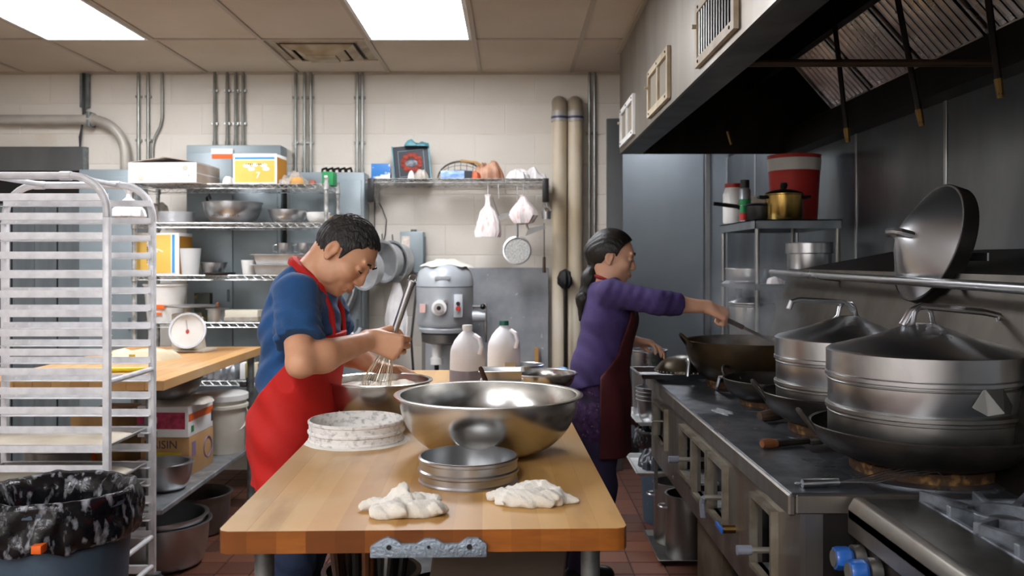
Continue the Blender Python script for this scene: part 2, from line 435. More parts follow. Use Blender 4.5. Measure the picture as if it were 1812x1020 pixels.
# floor: slab with quarry tiles laid on it
floor = struct(bx('floor', GROUT, None, LX, WX+.1, RY, FY+.1, -.1, -.006))
TP = .156
tile_me = MB().box(-.0745,.0745,-.0745,.0745,-.011,0).mesh('floor_tile', QUARRY, bevel=.002, seg=1)
rest = MB(); nt_ = 0
fc = Vector(((LX+WX+.1)/2, (RY+FY+.1)/2, -.053))
for i in range(int((WX-LX)/TP)):
    for j in range(int((FY-RY)/TP)):
        x = LX+.09+i*TP; y = RY+.09+j*TP
        px = CX+F*x/max(y, .1); py = HZ+F*CAMZ/max(y, .1)
        see = y > 2.0 and (((262 < px < 500) and y < 5.3) or (1030 < px < 1270 and x < .72 and y < 7.2))
        if see and nt_ < 295:
            link('floor_tile', tile_me, floor, Vector((x, y, 0))-fc); nt_ += 1
        else: rest.box(x-.0745-fc.x, x+.0745-fc.x, y-.0745-fc.y, y+.0745-fc.y, .042, .053)
o = rest.build('floor_tiling', QUARRY, floor, smooth=0); o['kind'] = 'stuff'
# spilt flour on the floor near the sheet-pan rack
for k, (x, y, rx, ry) in enumerate([(-1.05,3.0,.16,.05),(-1.12,3.3,.10,.03),(-1.2,3.05,.07,.03),(-.98,3.55,.06,.02),(-1.2,3.55,.05,.02),(-.88,4.0,.06,.02),(-1.02,2.85,.10,.03)]):
    b = lump(rx, ry, .003, 5+k*1.7, nr=6, na=36, out=.5, ridge=False)
    tag(b.build('flour_spill', FLOUR, None, (x, y, .0005)), ('largest white flour spill', 'second farthest wide flour spill beside rack', 'small flour spill nearest the rack', 'small flour spill nearest the man', 'smallest flour spill beside the colander', 'farthest flour spill near second table leg', 'nearest flour spill, before the largest one')[k]+' on the red floor tiles', 'flour', 'flour spills on the floor')

# back wall: painted concrete blocks on a mortar bed, with a doorway at the far left
wall = struct(bx('wall_back', WALLP, None, LX, .74, WY+.0022, WY+.2, 0, CEIL+.05))
wc = wall.location.copy()
DX0, DX1, DZ = -3.95, -2.87, 2.16
full = MB().box(-.2,.2,-.02,.02,-.0985,.0985).mesh('wall_block', WALLP, bevel=.002, seg=1)
half = MB().box(-.0985,.0985,-.02,.02,-.0985,.0985).mesh('wall_half_block', WALLP, bevel=.002, seg=1)
for r in range(13):
    z = 2.553-.203*r+.0
    if z < .05: break
    x = LX+(.2 if r % 2 else .4)
    while x < .74:
        x1 = min(x+.406, .74)
        if x1-x > .1 and not (z < DZ and x+.2 > DX0-.1 and x < DX1-.05):
            me = full
            if x1-x < .39:
                a = (x1-x)/2-.003; me = MB().box(-a,a,-.02,.02,-.0985,.0985).mesh('wall_block', WALLP, bevel=.002, seg=1)
            link('wall_block', me, wall, Vector(((x+x1)/2, WY+.02, z))-wc)
        elif z < DZ and x < DX1 < x+.406:
            a = (x+.406-DX1)/2
            if a > .03: link('wall_block', MB().box(-a,a,-.02,.02,-.0985,.0985).mesh('wall_block', WALLP, bevel=.004, seg=1), wall, Vector((x+.406-a, WY+.02, z))-wc)
        x += .406
for k in range(13):                                   # the half course under the ceiling
    x = LX+.2+k*.406
    if x+.406 < .76: link('wall_block', MB().box(-.2,.2,-.02,.02,-.0,.014).mesh('wall_block', WALLP), wall, Vector((x+.2, WY+.02, 2.654))-wc)
# doorway: dark opening with a steel header and hanging grey strips
d = struct(thing('door_1', 'dark doorway with steel header and grey strip curtain', 'doorway', (DX0, WY, 0))); del d['category']
bx('recess', DARK, d, 0, 1.08, -.002, .004, 0, DZ)  # flat dark sheet, its colour stands in for the doorway's inner shade
bx('header', STEELP, d, -.04, 1.1, -.05, .0, DZ-.16, DZ)
bx('jamb', GALV, d, 1.08, 1.12, -.04, .0, 0, DZ)
stripm = mat('strip_curtain', '#6e7679', .35, 0, '#565d60', 4, st=(3,1,.3))
for k in range(7): bx('curtain_strip', stripm, d, .02+k*.152, .165+k*.152, -.035-.008*(k % 2), -.031-.008*(k % 2), .05, 1.78)
# remaining walls
struct(bx('wall_left', WALLP, None, LX-.1, LX, RY, WY+.2, 0, CEIL))
struct(bx('wall_front', WALLP, None, LX-.1, WX+.1, RY-.1, RY, 0, CEIL))
struct(bx('wall_recess', WALLP, None, .66, .74, WY+.2, FY, 0, CEIL))
far = struct(bx('wall_far', mat('cooler_steel', '#8b9399', .45, .55, '#787f86', 1.1, rough2=.55), None, .6, WX+.1, FY, FY+.1, 0, CEIL))
bx('door_leaf', mat('cooler_steel', '#8b9399'), far, -.46, .32, -.075, -.05, -1.2, 1.1, .004)
bx('joint_strip', STEEL, far, .33, .37, -.09, -.05, -1.2, 1.2, .003)
struct(bx('baseboard_far', BASEB, None, .74, WX, FY-.03, FY, 0, .13))
struct(bx('trim_1', STEELP, None, .635, .742, WY-.03, WY-.004, 0, 2.35, .003))
wr = struct(bx('wall_right', HOODD, None, WX, WX+.1, RY, FY, 0, CEIL))
ps = [-.15, .78, 1.71, 2.64, 3.57, 4.5, 5.43, 6.36, 7.19]
for a, b in zip(ps[:-1], ps[1:]):
    bx('steel_sheet', STEELP, wr, -.062, -.05, (a+.004)-2.0, (b-.004)-2.0, -.45, .9, .002)
    bx('seam_strip', STEEL, wr, -.068, -.062, b-.012-2.0, b+.012-2.0, -.45, .9, .002)

# ceiling: slab, grid and lay-in tiles
ceil = struct(bx('ceiling', GRID, None, LX, WX+.1, RY, FY, CEIL+.012, CEIL+.1))
cc = ceil.location.copy()
gx = [-1.431+.61*k for k in range(-5, 6)]; gy = [WY, 5.08]+[5.08-1.22*k for k in range(1, 8)]
PANELS = {(-2.651, 5.08), (-.821, 5.08), (-2.651, 1.42), (-3.871, -1.02), (-2.651, -1.02), (-.821, .2), (-2.651, -2.24), (-.821, -2.24)}  # first two are in view; the rest are unseen, added for brightness
def is_panel(x, y): return any(abs(a-x) < .05 and abs(b-y) < .05 for a, b in PANELS)
for x0 in gx[:-1]:
    for k in range(len(gy)-1):
        y1, y0 = gy[k], gy[k+1]
        a, b = x0+.012, min(x0+.598, WX)
        if x0 < LX-.3 or b-a < .1 or is_panel(x0, y1): continue
        if y0 < RY: y0 = RY
        if abs(x0+1.431) < .05 and k == 0: y1 = WY; a0 = 5.62
        else: a0 = y0
        bx('ceiling_tile', TILEC, ceil, a-cc.x, b-cc.x, a0+.012-cc.y, y1-.012-cc.y, CEIL+.004-cc.z, CEIL+.016-cc.z, .002)
for x in gx: bx('grid_bar', GRID, ceil, x-.012-cc.x, x+.012-cc.x, RY-cc.y, WY-cc.y, CEIL-.003-cc.z, CEIL+.012-cc.z)
for y in gy[1:]: bx('grid_bar', GRID, ceil, LX-cc.x, WX-cc.x, y-.012-cc.y, y+.012-cc.y, CEIL-.0035-cc.z, CEIL+.012-cc.z)
bx('grid_bar', GRID, ceil, LX-cc.x, .74-cc.x, WY-.02-cc.y, WY-cc.y, CEIL-.012-cc.z, CEIL+.012-cc.z)
# two fluorescent panels in view, plus fill panels added out of view
diff = mat('lit_diffuser', '#f8f9ff', .4, emit=PANEL)
lab = {(-2.651,5.08): 'lit fluorescent ceiling panel above the sheet pan rack', (-.821,5.08): 'lit fluorescent ceiling panel beside the square air vent'}
for n_, (x, y) in enumerate(sorted(PANELS)):
    t = thing('ceiling_light', lab.get((x, y), 'added fill light ceiling panel out of view, %s side, %s row' % ('far left' if x < -3 else 'left' if x < -2 else 'right', 'nearest' if y > 1 else 'second' if y > 0 else 'third' if y > -2 else 'rearmost')), 'ceiling light', (x+.305, y-.61, CEIL-.004), group='ceiling panels')
    fr = MB()
    for (a, b, c, e) in ((-.29,-.272,-.595,.595), (.272,.29,-.595,.595), (-.272,.272,-.595,-.577), (-.272,.272,.577,.595)): fr.box(a, b, c, e, -.004, .012)
    fr.build('frame', WHITEP, t, smooth=0)
    bx('diffuser', diff, t, -.272, .272, -.577, .577, .001, .006)
t = thing('ceiling_light', 'added fill light panel hidden in the recess behind the hood', 'ceiling light', (1.2, 6.55, CEIL-.004))  # unseen panel added to brighten the far steel wall
bx('frame', WHITEP, t, -.17, .17, -.33, .33, -.004, .012); bx('diffuser', diff, t, -.15, .15, -.30, .30, -.008, -.004)
# air diffuser
t = thing('ceiling_vent', 'stained square ceiling air vent with stepped louvres', 'air vent', (-1.126, 5.35, CEIL))
vm = mat('vent_enamel', '#b3a68f', .5, 0, '#8f7a55', 7)
for k, (s_, z0) in enumerate(((.285,-.004), (.21,-.03), (.14,-.045))):
    m_ = MB()
    r1, r0 = s_, s_-.05
    for a in range(4):
        q = a*PI/2; c_, n_ = math.cos(q), math.sin(q)
        P = lambda u, v, z: (u*c_-v*n_, (u*n_+v*c_)*.9, z)
        m_.add([P(-r1,-r1,z0+.02), P(r1,-r1,z0+.02), P(r0,-r0,z0), P(-r0,-r0,z0), P(-r1,-r1,z0+.026), P(r1,-r1,z0+.026), P(r0,-r0,z0+.006), P(-r0,-r0,z0+.006)],
               [(0,1,2,3),(4,7,6,5),(0,4,5,1),(2,6,7,3),(1,5,6,2),(3,7,4,0)])
    m_.build('louvre', vm, t, smooth=0)
bx('core_plate', vm, t, -.085, .085, -.075, .075, -.055, -.045)
bx('duct_throat', DARK, t, -.22, .22, -.2, .2, .0, .003)

# ================================================================ PIPES ON THE WALL
def conduit(px, y0, y1, r=.0105, Y=None, label='', mtl=CONDUIT, group='wall conduits'):
    Y = Y or WY-.02
    a = at(px, y0, Y); b = at(px, y1, Y)
    t = thing('conduit', label, 'conduit', (a.x, a.y, b.z), group=group)
    h = a.z-b.z
    MB().cyl((0,0,0), (0,0,h), r, n=10).build('pipe', mtl, t)
    for z in (h*.3, h*.75): MB().box(-r*1.9, r*1.9, -.004, .016, z-.008, z+.008).build('strap', mtl, t, smooth=0)
    MB().cyl((0,0,.0), (0,0,.03), r*1.35, n=10).build('coupling', mtl, t)
for px, y1, l in ((245,300,'leftmost straight steel conduit beside the bent conduit'), (262,300,'straight steel conduit just left of the bent conduit'),
                  (380,258,'leftmost conduit entering top of the labelled grey cabinet'), (402,258,'second conduit entering top of the labelled grey cabinet'),
                  (417,258,'third conduit entering top of the labelled grey cabinet'), (430,258,'rightmost conduit entering top of the labelled grey cabinet'),
                  (523,306,'left conduit of the three above the grey cabinet with green box'), (539,306,'middle conduit of the three above the grey cabinet with green box'),
                  (550,306,'right conduit of the three above the grey cabinet with green box'), (632,306,'left conduit of the pair beside the wall shelf end'), (641,306,'right conduit of the pair beside the wall shelf end'),
                  (1043,560,'left grey conduit beside the two cream pipes'), (1052,560,'right grey conduit beside the two cream pipes')):
    conduit(px, 128, y1, label=l)
t = thing('bent_conduit', 'thin steel conduit that bends left above the white cartons', 'conduit', at(270, 300, WY-.02), group='wall conduits')
o0 = at(270, 300, WY-.02)
MB().tube([at(px, py, WY-.02)-o0 for px, py in ((270,300),(270,258),(274,243),(284,224),(287,208),(287,128))], .009, 10).build('pipe', CONDUIT, t)
MB().cyl((0,0,0), (0,0,.03), .013, n=10).build('coupling', CONDUIT, t)
for px, l in ((990, 'left thick cream wall pipe with blue band'), (1018, 'right thick cream wall pipe next to the conduits')):
    a = at(px, 200, WY-.08); t = thing('vertical_pipe', l, 'pipe', (a.x, a.y, 0), group='cream pipes')
    R_ = .049
    MB().cyl((0,0,0), (0,0,a.z), R_, n=24).build('pipe', PIPEW, t)
    pth = arc((0,.075,a.z), .075, 180, 95, 8, 1, 2)
    MB().tube(pth, R_*1.03, 24).build('elbow', mat('elbow_paint', '#9a8f7d', .4, .1), t)
    MB().cyl((0,0,a.z-.06), (0,0,a.z+.01), R_*1.12, n=24).build('collar', PIPEG, t)
    MB().cyl((0,0,a.z-.04), (0,0,a.z-.025), R_*1.14, n=24).build('band', mat('band_blue', '#3b3f6b', .5), t)
# elbowed grey pipe top left
a = at(0, 212, WY-.07); o0 = Vector((at(225,300,1).x*0, 0, 0))
e = at(222, 300, WY-.07)
t = thing('elbow_pipe', 'thick grey painted pipe bending down above the rack', 'pipe', e)
pts = [Vector((LX+.02, WY-.07, a.z))-e, Vector((at(160,212,WY-.07).x, WY-.07, a.z))-e]
cxp = at(160, 212, WY-.07).x-e.x; rr = -cxp
pts += [Vector(p) for p in arc((cxp, 0, a.z-e.z-rr), rr, 86, 0, 10)]
pts += [Vector((0, 0, -.05))]
MB().tube(pts, .033, 16).build('pipe', PIPEG, t)
MB().cyl((cxp-.03,0,a.z-e.z), (cxp+.03,0,a.z-e.z), .041, n=16).build('coupling', PIPEG, t)
MB().box(cxp-.012, cxp+.012, -.04, .05, a.z-e.z-.05, a.z-e.z+.05).build('clamp', GALV, t, bevel=.004)
a = at(150, 283, WY-.03)
t = thing('cable_strut', 'dark slotted strut carrying cables beside the grey pipe', 'strut', a)
hh = at(150,130,WY-.03).z-a.z
MB().box(-.03, -.012, -.01, .02, .35, hh).box(.012, .03, -.01, .02, .35, hh).build('rail', GALV, t, smooth=0)
for k in range(2): MB().tube([(-.006+.012*k,-.012,hh), (-.006+.012*k,-.012,.3), (-.02-.01*k,-.01,.15), (-.04+.02*k,-.005,-.02)], .006, 6).build('cable', BLACK, t)
# grey electrical cabinets behind the shelving
def cab(name, x0, x1, y0, z0, depth, label, doors=1, Y=WY):
    a = at(x0, y0, Y-depth); b = at(x1, y0, Y-depth)
    t = thing(name, label, 'electrical cabinet', ((a.x+b.x)/2, Y-depth/2-.004, z0)); w_ = (b.x-a.x)/2; h = a.z-z0
    MB().box(-w_, w_, -depth/2, depth/2-.004, 0, h).build('body', GREYP, t, bevel=.006)
    for k in range(doors):
        c = -w_+.015+(2*w_-.03)*k/doors; e = -w_+.015+(2*w_-.03)*(k+1)/doors
        dd = MB().box(c+.004, e-.004, -depth/2-.012, -depth/2, .02, h-.05).build('door', GREYP, t, bevel=.004)
        MB().box(e-.035, e-.02, -depth/2-.022, -depth/2-.012, h*.45, h*.45+.08).build('handle', GREYD, dd, bevel=.003)
    return t, w_, h, depth
cab('switch_cabinet', 140, 243, 300, .1, .18, 'grey electrical cabinet standing behind the sheet pan rack')
t, w_, h, dp = cab('panel_cabinet', 330, 497, 257, .3, .17, 'wide grey electrical cabinet with white and orange stickers at top', 2)
bx('warning_sticker', PAPERW, t, -.14, -.0, -dp/2-.0145, -dp/2-.012, h-.06, h-.025)
bx('warning_sticker', ORAN, t, -.135, -.0, -dp/2-.0147, -dp/2-.012, h-.09, h-.062)
cab('breaker_cabinet', 508, 645, 305, .1, .2, 'tall grey electrical cabinet behind the man beside wall shelf', 2)
a = at(731, 483, WY-.12)
t = thing('switch_box', 'small grey wall switch box with white sticker above mixer', 'switch box', a)
MB().box(-.082,.07,-.04,.115,0,.27).build('body', GREYP, t, bevel=.006)
bx('sticker', mat('aged_label', '#d8d4cc', .7, 0, '#b9a393', 30), t, -.07, -.018, -.043, -.04, .1, .24)
MB().box(.07,.08,-.02,.06,.06,.24).build('lever_guard', GREYD, t, bevel=.004)
MB().cyl((0,.04,.27), (0,.04,.285), .02).build('hub', GALV, t)

# ================================================================ EXTRACTION HOOD
HX, HB, HY0, HY1 = .65, 2.04, .15, 5.35
t = thing('range_hood', 'long stainless steel extraction hood hanging over the wok range', 'range hood', (HX, HY0, HB)); HOOD = t
L_ = HY1-HY0; D_ = WX-HX; H_ = CEIL-HB-.002
bx('front_panel', HOODS, t, 0, .012, 0, L_, 0, H_)
bx('bottom_lip', mat('lip_steel', '#6f6d69', .4, 1, '#4b4843', 5), t, .012, .13, 0, L_, 0, .012)
bx('lip_return', HOODD, t, .12, .13, 0, L_, .012, .05)
bx('end_panel', HOODD, t, .012, D_, L_-.012, L_, 0, H_)
bx('end_panel', HOODD, t, .012, D_, 0, .012, 0, H_)
bx('top_panel', HOODD, t, .012, D_, .012, L_-.012, H_-.012, H_)
bx('top_trim', mat('top_trim_beige', '#a39884', .5), t, -.02, .0, 0, L_, H_-.02, H_)
bx('rear_gutter', HOODD, t, D_-.12, D_, .012, L_-.012, 0, .1)
# filters lean from the ridge down to the gutter
fx0, fz0, fx1, fz1 = 1.42-HX, 2.43-HB, 1.65-HX, 2.17-HB
bx('ridge_rail', HOODD, t, fx0-.03, fx0+.01, .012, L_-.012, fz0-.02, fz0+.05)
bx('gutter_rail', HOODD, t, fx1-.01, fx1+.03, .012, L_-.012, fz1-.05, fz1+.01)
fl = math.hypot(fx1-fx0, fz1-fz0); fang = math.atan2(fz0-fz1, fx1-fx0)
fm = MB(); W_ = .48
fm.box(0, .02, 0, W_, -.03, .0).box(fl-.02, fl, 0, W_, -.03, .0).box(0, fl, 0, .012, -.03, .0).box(0, fl, W_-.012, W_, -.03, .0)
for k in range(9):
    y = .02+k*.0495
    fm.prism([(y, -.012), (y+.012, -.004), (y+.026, -.004), (y+.038, -.012), (y+.038, -.014), (y, -.014)], .02, fl-.02, 'x')
    fm.box(.02, fl-.02, y+.03, y+.046, -.028, -.026)
fme = fm.mesh('baffle_filter', FILT, smooth=.3)
y = L_-.75-.5
while y > .3:
    o = link('baffle_filter', fme, t, (fx0, y, fz0), (0, fang, 0)); o.scale = (1, 1, -1); y -= .5
# cross pipe and fire-suppression drops
MB().cyl((.12,3.0-HY0,.025), (D_,3.0-HY0,.025), .013, n=10).build('cross_pipe', mat('greasy_pipe', '#4a3c2c', .5, .4), t)
for (x0, y0, x1, y1, Y) in ((1470,-20,1500,248,3.75), (1583,-30,1630,218,3.2), (1745,-30,1770,168,2.75)):
    a = at(x0, y0, Y); b = at(x1, y1, Y); base = Vector((HX, HY0, HB)); a.z = min(a.z, CEIL-.02)
    a -= base; b -= base
    p = MB().cyl(a, b, .011, n=8).build('drop_pipe', HOODD, t)
    dn = (b-a).normalized()
    MB().cyl(b-dn*.05, b+dn*.01, .014, .010, n=10).build('nozzle', BRASS, p)
MB().cyl((.5,HY1-HY0-.6,.05),(.52,HY1-HY0-.6,-.02),.008).build('nozzle', BRASS, t)
# supply-air registers on the front
for k, (y0, y1) in enumerate(((4.68,5.24), (3.64,4.18), (2.55,3.09))):
    r = thing('supply_register', ('white enamel air register on hood front, farthest of three', 'yellowed air register on hood front, middle of the three', 'slatted air register on hood front, nearest of the three')[k], 'air register', (HX, (y0+y1)/2, 2.065), group='hood registers')
    hw = (y1-y0)/2; m_ = WHITEP if k == 0 else REGW
    f = MB().box(-.016, -.001, -hw, hw, 0, .03).box(-.016, -.001, -hw, hw, .185, .215).box(-.016, -.001, -hw, -hw+.03, .03, .185).box(-.016, -.001, hw-.03, hw, .03, .185)
    f.build('frame', m_, r, smooth=0)
    if k < 2: bx('mullion', m_, r, -.014, -.001, -.014, .014, .03, .185)
    bx('throat', mat('register_throat', '#8a8375', .6) if k < 2 else DARK, r, -.004, -.001, -hw+.03, hw-.03, .03, .185)
    if k == 2:
        for q in range(13):
            yy = -hw+.05+q*(2*hw-.1)/12
            MB().box(-.013, -.004, -.003, .003, .03, .185).build('slat', STEELW, r, (0, yy, 0), (0, 0, .4), smooth=0)
    for (yy, zz) in ((-hw+.05,.2), (0,.2), (hw-.05,.2), (-hw+.05,.015), (hw-.05,.015)): MB().ball((-.017, yy, zz), (.003,.006,.006), 8, 4).build('screw', IRON, r)
    MB().cyl((-.03, hw-.02, .14), (-.014, hw-.02, .14), .008, n=8).build('latch', REGW, r)

# ================================================================ WOK RANGE
RX, RY0, RY1, RZ = .60, 1.92, 3.95, .90
t = thing('wok_range', 'long stained steel wok range with valve windows along the front', 'wok range', (RX, RY0, 0)); WOK = t
L_ = RY1-RY0
bx('front_ledge', STEELD, t, 0, .19, 0, L_, RZ-.012, RZ, .004)
bx('ledge_nose', STEELR, t, -.004, .012, 0, L_, RZ-.05, RZ-.003, .004)
bx('ledge_end', STEELR, t, .012, .3, -.003, .012, RZ-.045, RZ-.003, .003)
bx('burner_deck', STEELD, t, .19, .72, 0, L_, RZ-.03, RZ-.012, .003)
bx('body', mat('range_carcass', '#262422', .6, .3), t, .1, .68, .06, L_-.02, .5, RZ-.04)
# front panel built round five valve windows
wins = [(1.62,1.87,.66,.80), (1.09,1.29,.65,.80), (.865,1.06,.63,.80), (.64,.82,.64,.80), (.165,.33,.64,.805)]   # y0,y1,z0,z1
fp = MB(); ys = sorted({0.0, L_}|{v for w_ in wins for v in w_[:2]})
cur = 0
for w_ in sorted(wins):
    fp.box(.02, .032, cur, w_[0], .54, RZ-.03); fp.box(.02, .032, w_[0], w_[1], .54, w_[2]); fp.box(.02, .032, w_[0], w_[1], w_[3], RZ-.03); cur = w_[1]
fp.box(.02, .032, cur, L_, .54, RZ-.03)
fp.build('front_panel', STEELR, t, smooth=0)
bx('end_panel', mat('end_dark', '#2b2825', .5, .6, '#1b1816', 5), t, .07, .7, .0, .012, .12, RZ-.03)
bx('corner_post', STEELW, t, .032, .07, 0, .03, .12, RZ-.03)
bx('end_panel', STEELR, t, .032, .7, L_-.012, L_, .54, RZ-.03)
for i, (y0, y1, z0, z1) in enumerate(wins):
    wf = MB(); e = .012
    wf.box(.002, .02, y0-e, y1+e, z1, z1+e).box(.002, .02, y0-e, y1+e, z0-e, z0).box(.002, .02, y0-e, y0, z0, z1).box(.002, .02, y1, y1+e, z0, z1)
    wf.build('window_frame', mat('window_frame_steel', '#a8a294', .45, .85, '#857a68', 14), t, smooth=0)
    bx('window_sill', GALVS, t, .02, .1, y0, y1, z0-.008, z0)
    ym = y0+(y1-y0)*(.45 if i != 0 else .3); zm = z0+(.06 if i else .09)
    if i == 2: continue
    v = MB().tube([(.1,ym,zm), (.0,ym,zm), (-.03,ym,zm)], .008 if i else .005, 8).build('valve_stem', mat('valve_metal', '#9a968a', .4, .7), t)
    if i in (1, 4): MB().cyl((-.055,ym,zm), (-.02,ym,zm), .012, n=12).build('valve_grip', mat('grip_grey', '#767a86', .5), v)
    if i == 3: MB().tube([(-.03,ym,zm+.0), (-.034,ym+.01,zm-.02), (-.034,ym-.005,zm-.06)], .009, 8).build('valve_grip', mat('grip_grey', '#767a86', .5), v)
v = MB().cyl((.02,.56,.655), (-.015,.56,.655), .012, n=10).build('gas_cock', BRASS, t)
MB().box(-.022,-.014,.545,.62,.645,.662).build('gas_lever', BLUEK, v, bevel=.003)
for y in (.3, 1.0, 1.5): MB().ball((.019, y, .57), (.004,.008,.008), 8, 5).build('bolt', STEEL, t)
for (x, y) in ((.2,.6), (.25,1.45), (.6,.1), (.6,L_-.1)): MB().box(x-.03, x+.03, y-.03, y+.03, 0, .5).build('leg', STEELW, t, smooth=0)
bx('leg_plate', mat('leg_plate_stained', '#7d7364', .5, .6, '#5a4c3a', 8), t, .05, .08, .83, 1.2, 0, .54)
# raised back: sloping panel, flue ledge and water rail
rb = MB()
rb.prism([(.5, RZ-.02), (.52, RZ+.12), (.63, 1.365), (.645, 1.365), (.72, RZ-.02)], 0, L_, 'y'); rb.build('back_riser', RISER, t, smooth=0)
MB().prism([(.63, 1.355), (1.08, 1.44), (1.08, 1.42), (.63, 1.335)], -.0, L_, 'y').build('flue_ledge', HOODD, t, smooth=0)
MB().cyl((.544,-.35,1.335), (.544,L_-.02,1.35), .013, n=12).build('water_rail', STEEL, t)
for y in (.5, 1.4): MB().cyl((.544,y,1.34), (.63,y,1.33), .009, n=8).build('rail_bracket', STEELW, t)
bx('rail_junction', STEELW, t, .6, .66, -.12, .0, 1.22, 1.3, .006)
BURN = [(1.0, 2.17), (1.0, 2.66), (.98, 3.16), (.96, 3.62)]
for (x, y) in BURN:
    rg = MB().lathe([(.205,-.002),(.205,.004),(.17,.007),(.17,-.002)], 44, closed=True).build('burner_collar', STEELD, t, (x-RX, y-RY0, RZ-.012))
    MB().lathe([(.169,0),(.169,.030),(.164,.032),(.157,.032),(.157,0)], 44, closed=True).build('burnt_ring', RUST, rg)
bx('ledge_tag', STEEL, t, .70, .705, .52, .74, 1.40, 1.422)

# ================================================================ GAS STOVE, near right
SX, SY0, SY1, SZ = .715, .35, 1.90, .895
t = thing('gas_stove', 'steel gas stove with black grates and blue knobs, near right', 'stove', (SX, SY0, 0)); L_ = SY1-SY0
MB().prism([(.0,SZ-.045),(.0,SZ-.018),(.012,SZ+.003),(.03,SZ+.003),(.04,SZ-.004),(.04,SZ-.045)], 0, L_, 'y').build('nose_rail', STEELR, t, bevel=.005)
bx('front_shelf', mat('stove_shelf', '#8f8e8b', .3, 1, '#5d5a55', 5, rough2=.45), t, .02, .145, 0, L_, SZ-.02, SZ-.002, .003)
bx('apron_strip', STEELR, t, .0, .02, 0, L_, SZ-.075, SZ-.02, .003)
bx('burner_pan', mat('soot_pan', '#17181a', .5, .4), t, .145, .85, 0, L_, SZ-.05, SZ-.035)
bx('body', mat('stove_body', '#1d1c1b', .55, .4), t, .03, .85, 0, L_-.02, .1, SZ-.05)
bx('knob_panel', IRON, t, .012, .03, 0, L_-.02, SZ-.2, SZ-.075)
bx('oven_handle', IRON, t, -.02, .01, .0, L_-.1, SZ-.19, SZ-.165, .006)
for (x, y) in ((.08,.05), (.08,L_-.1), (.8,.05), (.8,L_-.1)): MB().cyl((x,y,0), (x,y,.1), .025).build('leg', IRON, t)
for y in (1.87, 1.79, 1.665, 1.585, 1.525, 1.42):
    k = MB().lathe([(.0,-.03),(.012,-.03),(.022,-.028),(.0245,-.02),(.0245,.0),(.02,.006),(0,.006)], 10, mod=lambda r, z, q: (r*(1+.03*math.cos(5*q)), z)).build('knob', BLUEK, t, (-.025, y-SY0-.04, SZ-.105), (0, PI/2, 0))
    MB().lathe([(0,0),(.027,0),(.027,.022),(0,.022)], 18).build('bezel', STEELW, k, (0,0,.008))
    MB().lathe([(0,-.032),(.017,-.032),(.017,-.029),(0,-.029)], 14).build('knob_face', mat('knob_face_grey', '#7d7a74', .4, .6), k)
gm = MB()
S = .12
for (a, b, c, e) in ((-S,S,-S,-S+.014), (-S,S,S-.014,S), (-S,-S+.014,-S,S), (S-.014,S,-S,S)): gm.box(a, b, c, e, -.03, -.008)
gm.lathe([(.07,-.03),(.07,.0),(.057,.0),(.057,-.03)], 20, closed=True)
for k in range(8):
    q = k*PI/4+.0; e = S*1.0/max(abs(math.cos(q)), abs(math.sin(q)))
    c_, s_ = math.cos(q), math.sin(q); wv = .0085
    P = lambda r, o, z: (r*c_-o*s_, r*s_+o*c_, z)
    gm.add([P(.06,-wv,-.03), P(.06,wv,-.03), P(e-.005,wv,-.03), P(e-.005,-wv,-.03), P(.066,-wv,.0), P(.066,wv,.0), P(e-.005,wv,.012), P(e-.005,-wv,.012)],
           [(0,3,2,1),(4,5,6,7),(0,1,5,4),(1,2,6,5),(2,3,7,6),(3,0,4,7)])
gme = gm.mesh('burner_grate', CAST, bevel=.002, seg=1)
for x in (.27, .515):
    for y in (.21, .455, .70, .945, 1.19, 1.43):
        g = link('burner_grate', gme, t, (x, y, SZ+.005))
        MB().lathe([(0,-.035),(.04,-.035),(.04,-.02),(.03,-.014),(0,-.014)], 18).build('burner_cap', mat('burner_cap', '#8a8a86', .4, .8, '#2b2a28', 10), g)

# ================================================================ MAIN WORK TABLE
TR = .0285; TC = Vector((-.163, 1.658, 0)); TZ = .90
t = thing('work_table', 'long maple butcher block work table in the foreground', 'table', TC, TR)
NS = 14; sw = .762/NS
for k in range(NS):
    b = MB(); x0, x1 = -.381+k*sw, -.381+(k+1)*sw
    z0, z1 = TZ-.042, TZ
    if k == 0 or k == NS-1:
        c = .02; p = [(x0,c),(x0+c*.3,c*.3),(x0+c,0),(x1,0),(x1,2.43),(x0,2.43)] if k == 0 else [(x0,0),(x1-c,0),(x1-c*.3,c*.3),(x1,c),(x1,2.43),(x0,2.43)]
        b.prism(p, z0, z1, 'z')
    else: b.box(x0, x1, 0, 2.43, z0, z1)
    me = b.mesh('stave', [WOODT, WOODE], bevel=.0002, seg=1)
    for f in me.polygons:
        if f.normal.y < -.5 or (abs(f.normal.x) > .6 and k in (0, NS-1)): f.material_index = 1
    link('stave', me, t)
for (x, y) in ((-.318,.1), (.322,.1), (-.33,2.3), (.33,2.3)):
    l = MB().lathe([(.019,0),(.019,TZ-.045)], 18).build('leg', GALV, t, (x, y, 0))
    MB().lathe([(.0225,.68),(.0225,.76)], 18).build('leg_sleeve', GALV, l)
    MB().lathe([(.024,0),(.024,.02)], 18).build('foot', IRON, l)
    MB().cyl((-.034,0,.72), (-.02,0,.72), .006, n=8).build('set_screw', STEEL, l)
MB().box(-.345,.345,.3,2.32,.40,.42).build('undershelf', GALVS, t, bevel=.004)
